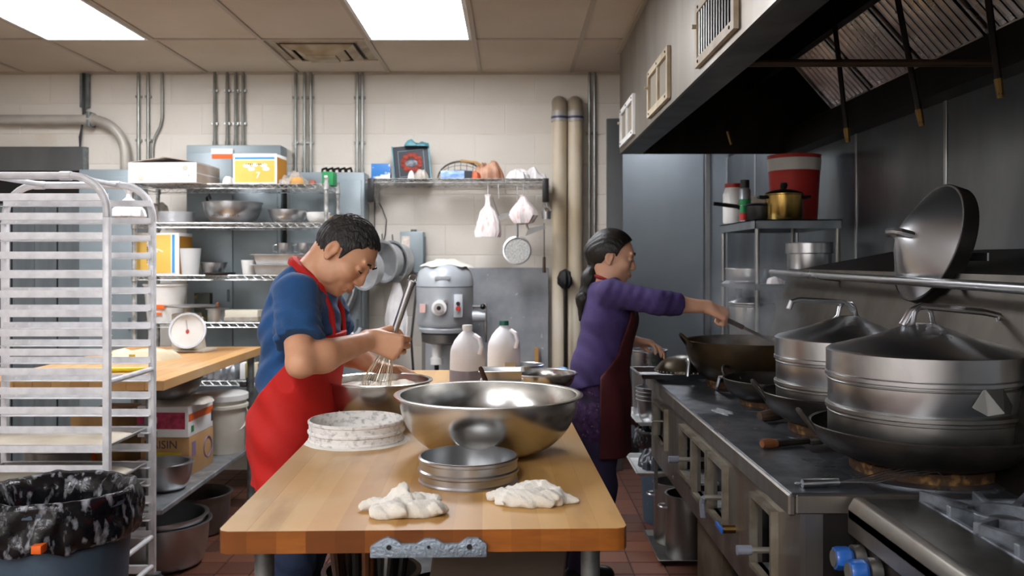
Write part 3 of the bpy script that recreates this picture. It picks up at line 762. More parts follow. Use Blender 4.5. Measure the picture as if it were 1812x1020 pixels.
# cast bracket bolted to the front edge
br = [(-.108,-.008),(-.108,.012),(-.09,.024),(-.075,.030),(-.062,.026),(-.05,.017),(-.024,.017),(-.008,.026),(.012,.026),(.028,.017),(.056,.017),(.070,.027),(.092,.027),(.107,.016),(.107,-.008)]
bk = MB().prism(br, -.012, -.0005, 'y').build('end_bracket', CASTG, t, (.01, 0, TZ-.04), bevel=.002)
for x, r in ((-.073,.0048), (.0,.0032), (.075,.0052)): MB().cyl((x,-.0135,.012), (x,-.0115,.012), r, n=12).build('bolt_hole', DARK, bk)

def on_table(px, py):                                # point of the table top seen at that bearing
    Y = F*(CAMZ-TZ)/(py-HZ); return at(px, py, Y)
def dusted(parent, r0, r1, seed):
    b = MB().lathe([(r0,0),(r0,.0025),((r0+r1)/2,.002),(r1,0)], 60, mod=lambda r, z, q: (r*(1+(.05*fbm(math.cos(q)*3+seed, math.sin(q)*3, 0) if r > r0 else 0)), z))
    return b
# big steel bowl
c = Vector((-.06, 2.33, TZ))
t = thing('mixing_bowl', 'largest stainless steel mixing bowl at the middle of the table', 'bowl', c)
BW = t; MB().lathe(bowlprof(.232, .15, .07, .003, .014, .9, 16), 72).build('shell', STEELB, t)
b = lump(.19, .19, .012, 3.3, nr=20, na=60, amp=.8, out=0, fr=22); b.v = [(x, y, z+.082+.0) for x, y, z in b.v]
tag(b.build('cloudy_liquid', BROTH, None, c), 'frothy pale liquid inside the largest mixing bowl', 'liquid')
# bright steel sieve
def sieve(name, label, c, R, h, m, mesh_m):
    t = thing(name, label, 'sieve', c)
    prof = [(R-.004,.0),(R+.001,.0),(R+.002,.004),(R-.001,.008),(R-.001,h*.36),(R+.003,h*.42),(R+.003,h*.5),(R-.0005,h*.56),(R-.0005,h*.82),(R+.002,h*.87),(R+.002,h*.96),(R-.001,h),(R-.004,h),(R-.004,h*.5)]
    MB().lathe(prof, 72, closed=True).build('hoop', m, t)
    MB().lathe([(0,.006),(R-.004,.006),(R-.004,.008),(0,.008)], 48).build('mesh_screen', mesh_m, t)
    return t
p = Vector((-.098, 2.035, TZ))
sieve('flour_sieve', 'bright steel drum sieve in front of the largest bowl', p, .112, .058, STEEL, mat('sieve_mesh', '#b0b0ae', .32, 1, '#8d8d8b', 300))
p = Vector((-.432, 2.49, TZ))
fs = sieve('flour_sieve', 'white flour dusted drum sieve beside the man at table edge', p+Vector((0,0,.0028)), .131, .058, FLSIEVE, FLOUR)
b = MB().lathe([(0,0),(0,.0026),(.138,.0026),(.147,.0)], 60, mod=lambda r, z, q: (min(r*(1+.03*fbm(math.cos(q)*3, math.sin(q)*3, 4)), .134/max(.01,-math.cos(q))), z))
tag(b.build('flour_ring', FLOUR, None, p), 'ring of white flour spread on table under dusted sieve', 'flour')
# folded rags
def rag(px, py, L, W, H, seed, rz, label, flaps):
    c = on_table(px, py)
    S_ = SDF((c.x-.16, c.y-.12, TZ-.02), (c.x+.16, c.y+.12, TZ+.08), .0026)
    for (a, b, r0, r1, sq) in flaps: S_.cone(c+Vector(a), c+Vector(b), r0, r1, k=.010, sq=((0,0,1), sq))
    def wr(X, Y, Z):
        g = np.sin(X*70+4*np.sin(Y*40+seed)+seed+Z*60)
        return .0035*(2*np.abs(g)-1)*.6+.0014*np.sin(X*95+4*np.sin(Y*48+seed)+seed+Z*90)+.0018*np.sin(Y*150+3*np.sin(X*60)+seed-Z*120)+.0006*np.sin(X*420+Y*300+Z*200)
    S_.warp(wr); S_.plane((0,0,TZ+.0005), (0,0,-1))
    me = S_.mesh('rag', RAG)
    return tag(link('rag', me), label, 'rag', 'rags on the table')
def recenter(o, c):
    o.data.transform(Matrix.Translation(-Vector(c))); o.location = c; return o
r1 = rag(712, 908, 0,0,0, 1.0, 0, 'twisted white terry rag with a knot standing up, left on table', [
    ((-.080,.018,.010), (-.015,.024,.014), .010, .017, 1.2), ((-.040,-.028,.010), (.062,-.022,.012), .021, .022, 1.35), ((-.018,.026,.02), (.0,.02,.042), .015, .013, 1.0),
    ((-.0,.03,.016), (.060,.024,.018), .018, .014, 1.1), ((.02,.0,.014), (.080,-.008,.010), .018, .013, 1.2), ((-.045,-.038,.006), (-.005,-.040,.016), .014, .018, 1.2), ((-.01,.0,.02), (.03,.012,.026), .014, .012, 1.1)])
r2 = rag(942, 889, 0,0,0, 4.0, 0, 'flat folded white terry rag at right of the table', [
    ((-.082,.012,.008), (-.02,.022,.014), .015, .022, 1.3), ((-.05,-.022,.010), (.03,-.028,.012), .024, .027, 1.5), ((-.01,.025,.018), (.05,.006,.016), .018, .016, 1.1),
    ((.01,-.012,.014), (.088,-.010,.006), .024, .010, 1.4), ((-.06,.0,.016), (-.025,-.028,.018), .014, .016, 1.2), ((-.015,.028,.022), (.02,.018,.030), .012, .012, 1.0), ((.0,-.035,.012),(.05,-.028,.016),.014,.012,1.1)])
for r_ in (r1, r2):
    c = sum((Vector(v.co) for v in r_.data.vertices), Vector())/len(r_.data.vertices); c.z = TZ; recenter(r_, c)
# man's mixing bowl on a dark tray
c = Vector((-.42, 2.83, TZ))
t = thing('round_tray', 'dark round tray under the flour filled bowl', 'tray', c)
MB().lathe([(0,0),(.085,0),(.1,.012),(.104,.012),(.104,.016),(.097,.016),(.083,.005),(0,.005)], 48).build('pan', IRON, t)
c2 = c+Vector((0,0,.0052))
t = thing('mixing_bowl', 'steel bowl heaped with flour that the man in red apron whisks', 'bowl', c2)
MB().lathe(bowlprof(.16, .115, .055, .0025, .010, .9, 14), 64).build('shell', STEELB, t)
b = lump(.148, .148, .022, 8.3, nr=22, na=60, amp=.5, out=0, fr=14, ridge=False); b.v = [(x, y, z+.092) for x, y, z in b.v]
tag(b.build('flour_batter', BATTER, None, c2), 'white flour and batter in the bowl being whisked', 'batter')
# gallon jugs
def jug(c, label, cap, fill, lab=False):
    t = thing('plastic_jug', label, 'jug', c, group='plastic jugs')
    sq = lambda r, z, q: (r*(1.0+.05*math.cos(4*q)*(1 if z < .13 else .3)), z)
    prof = [(0,0),(.058,0),(.066,.006),(.067,.05),(.0665,.1),(.067,.14),(.064,.155),(.05,.185),(.034,.206),(.021,.218),(.018,.222),(.018,.235),(0,.235)]
    MB().lathe(prof, 40, mod=sq).build('body', MILKY, t)
    if fill: MB().lathe([(.0672,.004),(.0685,.008),(.0685,.065),(.0672,.068)], 40, mod=sq).build('liquid_band', MILKYD, t)
    MB().lathe([(0,.226),(.0205,.226),(.0205,.242),(.019,.245),(0,.245)], 20).build('cap', cap, t)
    MB().tube([(.03,-.03,.207), (.05,-.05,.195), (.058,-.058,.165), (.05,-.05,.135)], .009, 8).build('handle', MILKY, t)
    if lab: MB().box(.005,.05,-.071,-.069,.05,.075).build('label_patch', mat('jug_label', '#b9a98a', .6), t, smooth=0)
    return t
jug(Vector((-.175, 3.55, TZ)), 'left milky plastic jug with white cap and dark liquid', WHITEP, True)
jug(Vector((-.032, 3.8, TZ)), 'right milky plastic jug with dark green cap', mat('green_cap', '#0f5a4a', .4), False, True)
# white tub carrying a steel pan, with tools
t = thing('food_tub', 'square white tub under a steel pan in front of jugs', 'tub', (-.035, 3.2, TZ))
MB().lathe([(0,0),(.098,0),(.108,.066),(.112,.07),(.105,.07),(.096,.004),(0,.004)], 4).build('body', WHITEP, t, rot=(0,0,PI/4), bevel=.003)
t = thing('steel_pan', 'small rectangular steel pan on the white tub', 'pan', (-.035, 3.2, TZ+.0702))
def panbox(w, l, h, m, parent, name='body', lip=.008, th=.002, loc=(0,0,0), rot=(0,0,0)):
    a, b = w/2, l/2; a2, b2 = a*.93, b*.93
    def ring(A, B, z): return [(-A,-B,z), (A,-B,z), (A,B,z), (-A,B,z)]
    R = [ring(a2,b2,0), ring(a,b,h-.002), ring(a+lip,b+lip,h-.002), ring(a+lip,b+lip,h), ring(a-th,b-th,h), ring(a2-th,b2-th,th)]
    vs = [v for r in R for v in r]; fs = [(3,2,1,0)]
    for i in range(5):
        for j in range(4): fs.append((i*4+j, i*4+(j+1) % 4, i*4+4+(j+1) % 4, i*4+4+j))
    fs.append((20,21,22,23)); mb = MB().add(vs, fs)
    return mb.build(name, m, parent, loc, rot, smooth=.4, bevel=min(.006, h*.1))
panbox(.145, .13, .042, STEEL, t)
t = thing('wooden_spatula', 'dark wooden handle leaning against the white tub', 'spatula', (-.075, 3.06, TZ))
MB().tube([(.02,.0,.005), (-.03,.0,.13)], [.009,.0085], 10).build('handle', WOODD, t)
MB().tube([(-.03,0,.13), (-.033,0,.137)], [.0085,.005], 10).build('tip', WOODD, t)
t = thing('wooden_spoon', 'orange brown wooden spoon end beside the left jug', 'spoon', (-.16, 3.15, TZ))
MB().ball((0,0,.05), (.03,.012,.02)).build('bowl', mat('spoon_wood', '#a8632c', .5, 0, '#8a4d20', 9), t, rot=(0,-.5,0))
MB().tube([(-.02,0,.045), (-.09,.02,.006)], .007, 8).build('handle', mat('spoon_wood', '#a8632c'), t)
t = thing('mixing_bowl', 'shallow steel bowl at far right table end by blue cloth', 'bowl', (.12, 3.45, TZ))
MB().lathe(bowlprof(.125, .065, .05, .002, .012, .9, 12), 48).build('shell', STEELB, t)
t = thing('round_pan', 'low steel pan behind the white tub near table end', 'pan', (.06, 3.85, TZ))
MB().lathe(bowlprof(.075, .05, .06, .002, .006, .9, 8), 40).build('shell', STEEL, t)
b = lump(.05, .035, .045, 6.1); tag(b.build('blue_cloth', mat('blue_film', '#1f86c4', .45, 0, '#1670aa', 20), None, (.215, 3.85, TZ)), 'crumpled bright blue cloth at the far table end', 'cloth')
# under the table: tools in a crock, pans and a board
shz = .42
def tw(x, y, z=0): v = Matrix.Rotation(TR, 3, 'Z') @ Vector((x, y, z)); return TC+v
q = tw(-.16, .5, shz+.0005)
t = thing('stock_pot', 'dark steel pot on undershelf holding long handled tools', 'pot', q)
MB().lathe([(0,0),(.10,0),(.105,.01),(.112,.225),(.12,.23),(.12,.236),(.108,.236),(.1,.012),(0,.012)], 40).build('body', STEELW, t)
hm = [WOODD, IRON, WOODH, STEELW, BLACK]
for k in range(14):
    x = -.07+(k % 5)*.035+random.uniform(-.01,.01); y = -.05+(k//5)*.05
    tilt = random.uniform(-.25,.25)+(x*1.6)
    tt = thing('tool_handle', ('dark wooden', 'black iron', 'brown wooden', 'steel', 'black plastic')[k % 5]+' tool handle in the %s row of the pot under table' % ('front', 'middle', 'back')[k//5], 'utensil', (q.x+x*.7, q.y+y*.8, q.z+.0125), rot=(random.uniform(-.1,.1), tilt*.35, 0), group='tools under the table')
    h = random.uniform(.32,.39)
    MB().tube([(0,0,0),(0,0,h*.6)], .005, 6).build('shank', STEELW, tt)
    MB().tube([(0,0,h*.55),(0,0,h*.8),(0,0,h)], [.009,.011,.012], 8).build('grip', hm[k % 5], tt)
t = thing('frying_pan', 'round dark pan on undershelf beside the tool pot', 'pan', tw(.02, .47, shz+.0005))
MB().lathe(bowlprof(.1,.2,.07,.003,.006), 40).build('shell', IRON, t)
for k in range(9):
    q2 = tw(.03+.0*k, .62, shz)
    tt = thing('tool_handle', ('first', 'second', 'third', 'fourth', 'fifth', 'sixth', 'seventh', 'eighth', 'ninth')[k]+' tool handle from the left leaning behind pans under table', 'utensil', tw(-.02+.022*k, .64+.02*(k % 3), shz+.001), rot=(.12, .30, 0), group='tools behind the pans')
    MB().tube([(0,0,0),(0,0,.25)], .006, 6).build('shank', STEELW, tt); MB().tube([(0,0,.24),(0,0,.3),(0,0,.40)], [.009,.012,.011], 8).build('grip', hm[(k*3) % 5], tt)
t = tag(bx('cutting_board', mat('brown_board', '#55483c', .6, 0, '#463b31', 4), None, 0, .3, 0, .012, 0, .36, .004), 'brown board leaning upright under the table at right', 'board')
t.location = tw(.13, .33, shz+.18); t.rotation_euler = (-.12, .12, TR)

# ================================================================ ON THE WOK RANGE
def wok(name, label, c, R, h, handles, m=IRON):
    t = thing(name, label, 'wok', c, group='woks on the range')
    MB().lathe(bowlprof(R, h, .05, .004, .003, .85, 16), 64).build('shell', m, t)
    for q in handles:
        c_, s_ = math.cos(q), math.sin(q)
        pts = []
        for k in range(9):
            a = PI*k/8; u = .045*math.cos(a); o = R-.012+.05*math.sin(a)*.8; z = h-.02+.05*math.sin(a)
            pts.append((o*c_-u*s_, o*s_+u*c_, z))
        MB().tube(pts, .0065, 8).build('handle', m, t)
    return t
def lug(t, q, R, z):
    c_, s_ = math.cos(q), math.sin(q)
    def P(r, u, w): return (r*c_-u*s_, r*s_+u*c_, w)
    MB().add([P(R,-.055,z-.012), P(R,.055,z-.012), P(R+.035,.0,z-.022), P(R,-.022,z+.03), P(R,.028,z+.03), P(R+.02,-.03,z-.03), P(R+.02,.03,z-.03)],
             [(0,5,3),(5,2,3),(2,4,3),(2,6,4),(6,1,4),(0,3,4,1),(0,1,6,2,5)]).build('lug_handle', STEELW, t, smooth=0, bevel=.002)
def steamer(c, label, R, q0, tiers, wokh, bracket_q, side):
    z = c.z
    t = thing('steamer', label, 'steamer', c, group='stacked steamers')
    zz = 0
    for k, hh in enumerate(tiers):
        pr = [(R-.004,zz),(R-.002,zz),(R,zz+.004),(R,zz+hh-.016),(R+.006,zz+hh-.012),(R+.006,zz+hh-.004),(R,zz+hh),(R-.004,zz+hh)]
        MB().lathe(pr, 72, closed=True).build('tier', STEELW if k == 0 else STEEL, t)
        MB().lathe([(R+.0005,zz+hh-.024),(R+.002,zz+hh-.022),(R+.002,zz+hh-.020),(R+.0005,zz+hh-.018)], 72).build('bead', STEELW, t)
        zz += hh
    lid = MB().lathe([(R+.002,zz-.002),(R+.004,zz),(R+.004,zz+.05),(R-.004,zz+.056),(R*.5,zz+.085),(.03,zz+.116),(0,zz+.118),(0,zz+.114),(R*.5,zz+.081),(R-.006,zz+.05),(R-.001,zz)], 72).build('lid', [STEEL], t)
    zt = zz+.112
    B = MB(); 
    for s_ in (-1, 1):
        B.tube([(s_*.05,0,zt-.012), (s_*.03,0,zt+.004), (s_*.024,0,zt+.03), (s_*.012,0,zt+.042), (0,0,zt+.042)], .006, 8)
    B.build('lid_bracket', STEEL, lid, rot=(0,0,bracket_q), smooth=.8)
    if side > 0: pts = [(-.05,0,zt+.0), (-.03,0,zt+.034), (-.005,0,zt+.046), (.16,.02,zt+.03), (.195,.025,zt+.022), (.207,.026,zt-.01), (.21,.026,zt-.05)]
    else: pts = [(.02,0,zt+.02), (.0,0,zt+.04), (-.02,0,zt+.045), (-.15,-.02,zt+.052), (-.172,-.022,zt+.046), (-.18,-.022,zt+.025)]
    MB().tube(pts, .0085, 10).build('swing_handle', STEEL, lid)
    
    if q0 is not None: lug(t, q0, R, sum(tiers)-.04)
    return t
wz = RZ+.012                                       # top of burner collars
wA = Vector((1.0, 2.17, .910)); wB = Vector((1.0, 2.66, .9045))
w1 = wok('wok', 'nearest black iron wok carrying the large front steamer', Vector((1.0,2.17,.910)), .262, .088, (PI*.93, PI*.1))
steamer(wA+Vector((0,0,.062)), 'large front steel steamer with dark conical lid', .219, -PI*.42, (.082,.078), 0, .3, 1)
w2 = wok('wok', 'dark wok carrying the rear steamer, second from the near end', Vector((1.0,2.66,.9045)), .245, .10, (PI*.93, PI*.1), mat('worn_wok', '#3a342f', .4, .7, '#221e1b', 8))
steamer(wB+Vector((0,0,.066)), 'rear steel steamer with curved bar handle on its lid', .204, None, (.075,.075), 0, .2, -1)
w3 = wok('frying_wok', 'shallow black pan with loop handle behind the rear steamer', Vector((.955, 3.16, .8945)), .2, .085, (PI*.75,))
w4 = wok('cooking_wok', 'big steaming wok stirred by the woman', Vector((.96, 3.62, .8945)), .25, .18, (PI*1.02, 0.0), mat('brown_wok', '#2b241c', .4, .6, '#4a3a22', 5))
b = lump(.215, .215, .02, 2.2, nr=16, na=48, amp=.7, out=0, fr=26); b.v = [(x, y, z+.135) for x, y, z in b.v]
tag(b.build('stir_fry', mat('stir_fry', '#7d6a50', .5, 0, '#b59c78', 30), None, w4.location), 'brown food frying in the big steaming wok', 'food')
t = thing('ladle_cup', 'bright metal scoop resting in the shallow black pan', 'scoop', (1.03, 3.14, .935))
MB().lathe([(0,0),(.03,.002),(.05,.03),(.056,.06),(.053,.06),(.047,.03),(.028,.005),(0,.004)], 24).build('cup', mat('white_enamel', '#c9c8c6', .3, .6), t, rot=(.5,-.9,0))
MB().tube([(-.02,0,.03), (-.06,-.03,.02), (-.12,-.05,.03)], .008, 8).build('handle', CREAM, t)
# colander on a tray at the far end
t = thing('drain_tray', 'steel tray holding an upturned dome colander at range end', 'tray', (.70, 3.80, RZ+.012))
panbox(.34, .26, .022, STEEL, t, lip=.012)
t = thing('dome_colander', 'upturned dark dome colander with strap handle on tray', 'colander', (.73, 3.79, RZ+.0142))
MB().lathe([(.108,.012),(.118,.016),(.12,.028),(.114,.034),(.095,.056),(.065,.074),(.03,.083),(0,.085),(0,.08),(.06,.068),(.092,.05),(.108,.028)], 48).build('dome', mat('smoked_steel', '#6b6353', .35, .9, '#3c362d', 12), t)
dots = MB()
for k in range(40):
    q_ = 2*PI*k/40; dots.ball((.1195*math.cos(q_), .1195*math.sin(q_), .022), (.0035,.0035,.0035), 6, 4)
o = dots.build('rim_perforations', mat('perf_light', '#c9c3b5', .4, .6), t); o['kind'] = 'stuff'
MB().tube([(-.01,-.145,.012), (-.008,-.14,.03), (.0,-.125,.07), (.0,-.10,.075), (0,-.085,.066)], .009, 10).build('strap_handle', STEEL, t)
t = thing('wire_rest', 'bent steel handle hooked between tray and black pan', 'pan handle', (.86, 3.42, RZ-.011))
MB().tube([(-.06,.06,.01), (-.05,.05,.06), (.0,.0,.07), (.03,-.05,.05), (.06,-.09,.03), (.075,-.1,.005)], .008, 8).build('rod', STEEL, t)
b = MB().tube([(-.05,0,.01), (.0,0,.014), (.07,.0,.03)], [.016,.02,.024], 10)
tag(b.build('wood_stub', mat('burnt_block', '#4a3323', .8, 0, '#1d1511', 8), None, at(1352, 745, 2.72)*1+Vector((0,0,-.01)), (0,0,.3)), 'charred wooden block lying beside the second wok', 'wood block').location = (.83, 2.83, RZ-.002)
t = thing('basting_brush', 'wooden handled basting brush lying on the range ledge', 'brush', (.665, 2.37, RZ))
MB().tube([(0,0,.014), (.02,0,.014), (.045,0,.012)], [.011,.014,.011], 10).build('handle', WOODH, t, rot=(0,0,.35))
MB().tube([(.045,0,.012), (.15,0,.011)], [.011,.008], 8).build('shank', IRON, t, rot=(0,0,.35))
MB().box(.15,.2,-.014,.014,.002,.014).build('bristles', mat('brush_bristle', '#2b2723', .9), t, rot=(0,0,.35), bevel=.002)
t = thing('steel_whisk', 'steel whisk lying across the near end of the range', 'whisk', (.64, 1.965, RZ))
MB().tube([(0,0,.01), (.083,.01,.01)], .0095, 12).build('handle', STEEL, t)
MB().tube(arc((-.008,0,.01), .008, 40, 320, 10, 0, 1), .0015, 5).build('hanging_ring', STEEL, t)
for k in range(5):
    s_ = (k-2)*.012
    MB().tube([(.083,.01,.01), (.16,.02+s_*1.2,.014), (.24,.03+s_*1.6,.03), (.3,.035+s_*1.2,.034), (.325,.038,.02)], .0013, 5).build('wire', STEEL, t)
# conical lid hung on the rail
t = thing('conical_cover', 'big conical steel lid hanging upright on the water rail', 'lid', (1.237, 2.63, 1.45), rot=(0, -PI/2+.3, .03))
MB().lathe([(.172,-.03),(.178,-.028),(.178,.01),(.17,.016),(.08,.072),(.02,.102),(0,.104),(0,.1),(.08,.066),(.168,.008),(.172,.006)], 64).build('cone', STEEL, t)
MB().lathe([(.1785,-.032),(.1805,-.03),(.1805,.012),(.1785,.014)], 64).build('rim_band', IRON, t)
MB().tube([(0,-.05,.08), (0,-.042,.112), (0,-.02,.124), (0,.02,.124), (0,.042,.112), (0,.05,.08)], .011, 8).build('handle', STEEL, t)
for k, (x, y, rx, ry, l) in enumerate(((.70,2.95,.025,.07,'thin white flour smear on range ledge before the second pan'), (.73,2.47,.04,.03,'white flour smear on range ledge beside the basting brush'), (.70,2.03,.04,.018,'white flour smear on range ledge beside the whisk handle'))):
    tag(lump(rx, ry, .0012, 11+k*2.3, nr=6, na=40, out=.25, ridge=False).build('flour_smear', mat('thin_flour', '#9da0a4', .8, 0, '#63666a', 60), None, (x, y, RZ+.0002)), l, 'flour', 'flour on the range')

# ================================================================ SHEET-PAN RACK, left
KX0, KX1, KY0, KY1 = -2.075, -1.472, 3.25, 3.66
t = thing('pan_rack', 'tall white aluminium sheet pan rack at the left', 'rack', (KX0, KY0, 0)); W_ = KX1-KX0; D_ = KY1-KY0
for y in (0, D_):
    for x in (0, W_): MB().box(x-.0125, x+.0125, y-.0125, y+.0125, .12, 1.56).build('upright', ALU, t, bevel=.003)
    r = .13
    pth = [(0,y,1.56), (0,y,1.71-r)]+arc((r,y,1.71-r), r, 180, 90, 8)+arc((W_-r,y,1.71-r), r, 90, 0, 8)+[(W_,y,1.56)]
    MB().tube(pth, .0145, 10).build('top_bow', ALU, t)
    MB().cyl((.12,y,1.71), (.16,y,1.71), .0175, n=10).build('bow_sleeve', ALU, t); MB().cyl((W_-.17,y,1.71), (W_-.13,y,1.71), .0175, n=10).build('bow_sleeve', ALU, t)
    s_ = 1 if y == 0 else -1
    sl = MB().box(0,W_,-.0015,.0015,0,.025).box(0,W_,min(0,s_*.03),max(0,s_*.03),-.0015,.0015).mesh('slide', ALU, smooth=0)
    for k in range(20): link('slide', sl, t, (0, y+s_*.0135, 1.622-.071*k))
for (x, z) in ((0,.957), (W_,.957), (0,.27), (W_,.27), (0,.15), (W_,.15)): MB().cyl((x,0,z), (x,D_,z), .011, n=10).build('brace', ALU, t)
for x in (.16, W_-.15): MB().cyl((x,0,1.712), (x,D_,1.712), .010, n=10).build('brace', ALU, t)
bx('bottom_rail', ALU, t, 0, W_, -.012, .012, .12, .15); bx('bottom_rail', ALU, t, 0, W_, D_-.012, D_+.012, .12, .15)
for x in (0, W_):
    for y in (0, D_):
        c_ = MB().prism([(-.03,.12), (.03,.12), (.02,.05), (-.02,.05)], -.02, .02, 'y').build('caster_fork', GALV, t, (x, y, 0))
        MB().cyl((0,-.013,.06), (0,.013,.06), .06, n=22).build('caster_wheel', RUBBER, c_)
ALUP = mat('pan_aluminium', '#c9cac9', .45, .65, '#a9a9a7', 8)
plab = ['topmost sheet pan of floured dough in the rack', 'second sheet pan from the top in the rack', 'third sheet pan from the top in the rack', 'lowest sheet pan in the rack']
for k, s_ in enumerate((13, 15, 16, 18)):
    z = 1.622-.071*s_+.0018
    dz = .0 if k else .0
    p = thing('sheet_pan', plab[k], 'sheet pan', ((KX0+KX1)/2, (KY0+KY1)/2, z), group='pans in the rack')
    panbox(.575, D_-.075, .022, ALUP, p, lip=.006)
    b = lump(.27, .155, .03, 3+k, nr=14, na=72, amp=.25, out=.0, fr=7, ridge=False)
    def sqr(v):
        x, y, z_ = v; q = math.atan2(y/.155, x/.27); f = 1/max(abs(math.cos(q)), abs(math.sin(q))); f = min(f, 1.3); return (x*f*.98, y*f*.98, z_)
    b.v = [sqr(v) for v in b.v]
    tag(b.build('dough_slab', DOUGH, None, ((KX0+KX1)/2, (KY0+KY1)/2, z+.003)), ('floured dough slab on the topmost pan of the rack', 'floured dough slab on the second pan of the rack', 'floured dough slab on the third pan of the rack', 'floured dough slab on the lowest pan of the rack')[k], 'dough', 'dough in the rack')
# bin with black liner
c = Vector((-1.47, 2.90, 0))
t = thing('waste_bin', 'grey blue waste bin lined with a black bag, near left', 'bin', c)
MB().lathe([(0,.0),(.185,0),(.19,.01),(.222,.62),(.236,.625),(.236,.65),(.214,.65),(.185,.02),(0,.02)], 48, mod=lambda r, z, q: (r*(1+(.012*(1 if math.cos(16*q) > 0 else -1) if .02 < z < .58 and r > .19 else 0)), z)).build('body', BLUEBIN, t)
def bagm(r, z, q):
    n = fbm(math.cos(q)*3.2, math.sin(q)*3.2, z*9+2, 4); a = .0 if z > .64 and r < .245 else 1
    e = .022*n*(1 if r > .2 else .6)
    return r+e*a+.004*a, z+(.02*fbm(math.cos(q)*2, math.sin(q)*2, 7) if z < .53 and r > .2 else 0)+.008*fbm(math.cos(q)*3, math.sin(q)*3, 1)
pr = [(.236,.512),(.245,.525),(.247,.54)]+[(.247-.0012*k, .55+.011*k) for k in range(8)]+[(.240,.65),(.236,.664),(.230,.667),(.214,.66),(.196,.64),(.188,.62)]+[(.183-.004*k, .6-.04*k) for k in range(10)]+[(.1,.2),(0,.19)]
MB().lathe(pr, 140, mod=bagm).build('bin_liner', BAGB, t, smooth=1.2)
MB().box(.055,.085,-.272,-.235,.535,.56).build('orange_tag', ORAN, t, (.0,-.0,0), bevel=.002)
# ================================================================ SECOND TABLE, behind the rack
QX0, QX1, QY0, QY1 = -2.23, -1.45, 3.72, 5.2
t = thing('side_table', 'second maple topped table with galvanised shelf behind the rack', 'table', (QX0, QY0, 0)); W_ = QX1-QX0; D_ = QY1-QY0
for k in range(10):
    a = W_*k/10+.0004; b_ = W_*(k+1)/10-.0004
    bx('stave', WOOD2, t, a, b_, 0, D_, .858, .9, .0015)
for (x, y) in ((.07,.08), (W_-.085,.08), (.07,D_-.08), (W_-.045,D_-.08)):
    l = MB().lathe([(.0195,0),(.0195,.858)], 18).build('leg', GALV, t, (x, y, 0))
    for z in (.66, .72): MB().lathe([(.025,z-.012),(.025,z+.012)], 18).build('collar', GALV, l)
    MB().lathe([(.012,-.0),(.022,.03)], 14).build('foot', STEEL, l)
    MB().cyl((-.06,0,.69), (-.02,0,.69), .014, n=12).build('tee_stub', GALV, l)
bx('undershelf', GALVS, t, -.02, W_-.01, -.05+.06, D_-.02, .335, .36, .004)
# kitchen scale on it
c = at(345, 618, 4.95); c.z = .9
t = thing('kitchen_scale', 'cream dial scale with round white face on second table', 'scale', (c.x, 4.93, .9), rotz=-.15)
MB().box(-.12,.09,-.07,.1,0,.014).build('foot_plate', CREAM, t, bevel=.004)
MB().prism([(-.105,.014),(.03,.014),(.0,.21),(-.105,.21)], -.05, .09, 'y').build('housing', CREAM, t, bevel=.006)
MB().cyl((-.05,.02,.21), (-.05,.02,.245), .02).build('stem', CREAM, t)
MB().lathe([(0,0),(.13,0),(.14,.004),(.14,.009),(0,.006)], 40).build('platter', STEEL, t, (-.03,.02,.245))
dl = MB().lathe([(0,0),(.092,0),(.096,.006),(.096,.028),(.09,.03),(.088,.026),(0,.026)], 48).build('dial', WHITEP, t, (.005,-.062,.115), (PI/2-.25, 0, .25))
MB().lathe([(.0885,.024),(.099,.02),(.099,.032),(.0885,.032)], 48, closed=True).build('bezel', STEEL, dl)
MB().box(-.0015,.0015,0,.06,.0265,.0275).build('needle', INK, dl, smooth=0, rot=(0,0,.2)); MB().ball((.0,-.005,.027), (.010,.013,.002), 12, 5).build('dial_mark', mat('dial_red', '#b8453d', .5), dl)
# goods on the second table
t = thing('flour_sack', 'open paper sack lying flat on the second table', 'sack', (-1.9, 4.55, .9))
b = lump(.2,.16,.06,2.9,nr=12,na=50,amp=.4,out=.1,fr=5); b.build('paper', mat('sack_paper', '#cfc3ab', .8, 0, '#b8a98c', 8), t)
MB().box(.02,.05,-.162,-.158,.01,.04).build('label_patch', mat('sack_yellow', '#d8bb45', .6), t, smooth=0)
tag(MB().tube([(0,0,.012),(.12,.04,.012),(.3,.06,.012)], .011, 8).build('yellow_tube', mat('yellow_hose', '#d5c51f', .5), None, (-1.95, 3.95, .9)), 'short bright yellow tube lying on the second table', 'tube')
# things below
UZ = .36
def carton(name, label, c, sz, rz, m, cat='carton', mside=None):
    t = thing(name, label, cat, c, rz); w_, d_, h_ = sz
    MB().box(-w_/2, w_/2, -d_/2, d_/2, 0, h_).build('body', m, t, bevel=.003)
    return t
t = carton('kraft_carton', 'brown cardboard carton on galvanised shelf under second table', (-1.665, 4.46, UZ), (.24,.30,.19), -.05, KRAFT)
text('RAISIN', .055, INKD, t, (-.02, -.1515, .15)); bx('yellow_panel', mat('carton_yellow', '#c2ad1f', .7), t, -.04, .08, -.152, -.1502, .08, .115)
bx('print_square', mat('carton_violet', '#7a6a86', .7), t, .1201, .1215, -.12, -.075, .09, .16)
MB().tube(arc((.121,.075,.1), .05, 0, 360, 24, 1, 2), .004, 5).build('print_ring', mat('carton_violet', '#7a6a86'), t)
t = carton('white_carton', 'white carton with orange stripe and pink end stacked on brown carton', (-1.67, 4.45, UZ+.19), (.25,.31,.15), -.05, PAPERW)
bx('pink_label', PINK, t, -.125, .11, -.1575, -.1552, .04, .12)
bx('orange_stripe', ORAN, t, .1251, .1265, -.15, .15, .075, .11); text('.', .01, PAPERW, t, (.127,0,.09), (PI/2,0,PI/2))
bx('print_square', GREEN, t, .1251, .1265, -.12, -.09, .02, .05); bx('print_square', INKD, t, .1251, .1265, .13, .15, .03, .09)
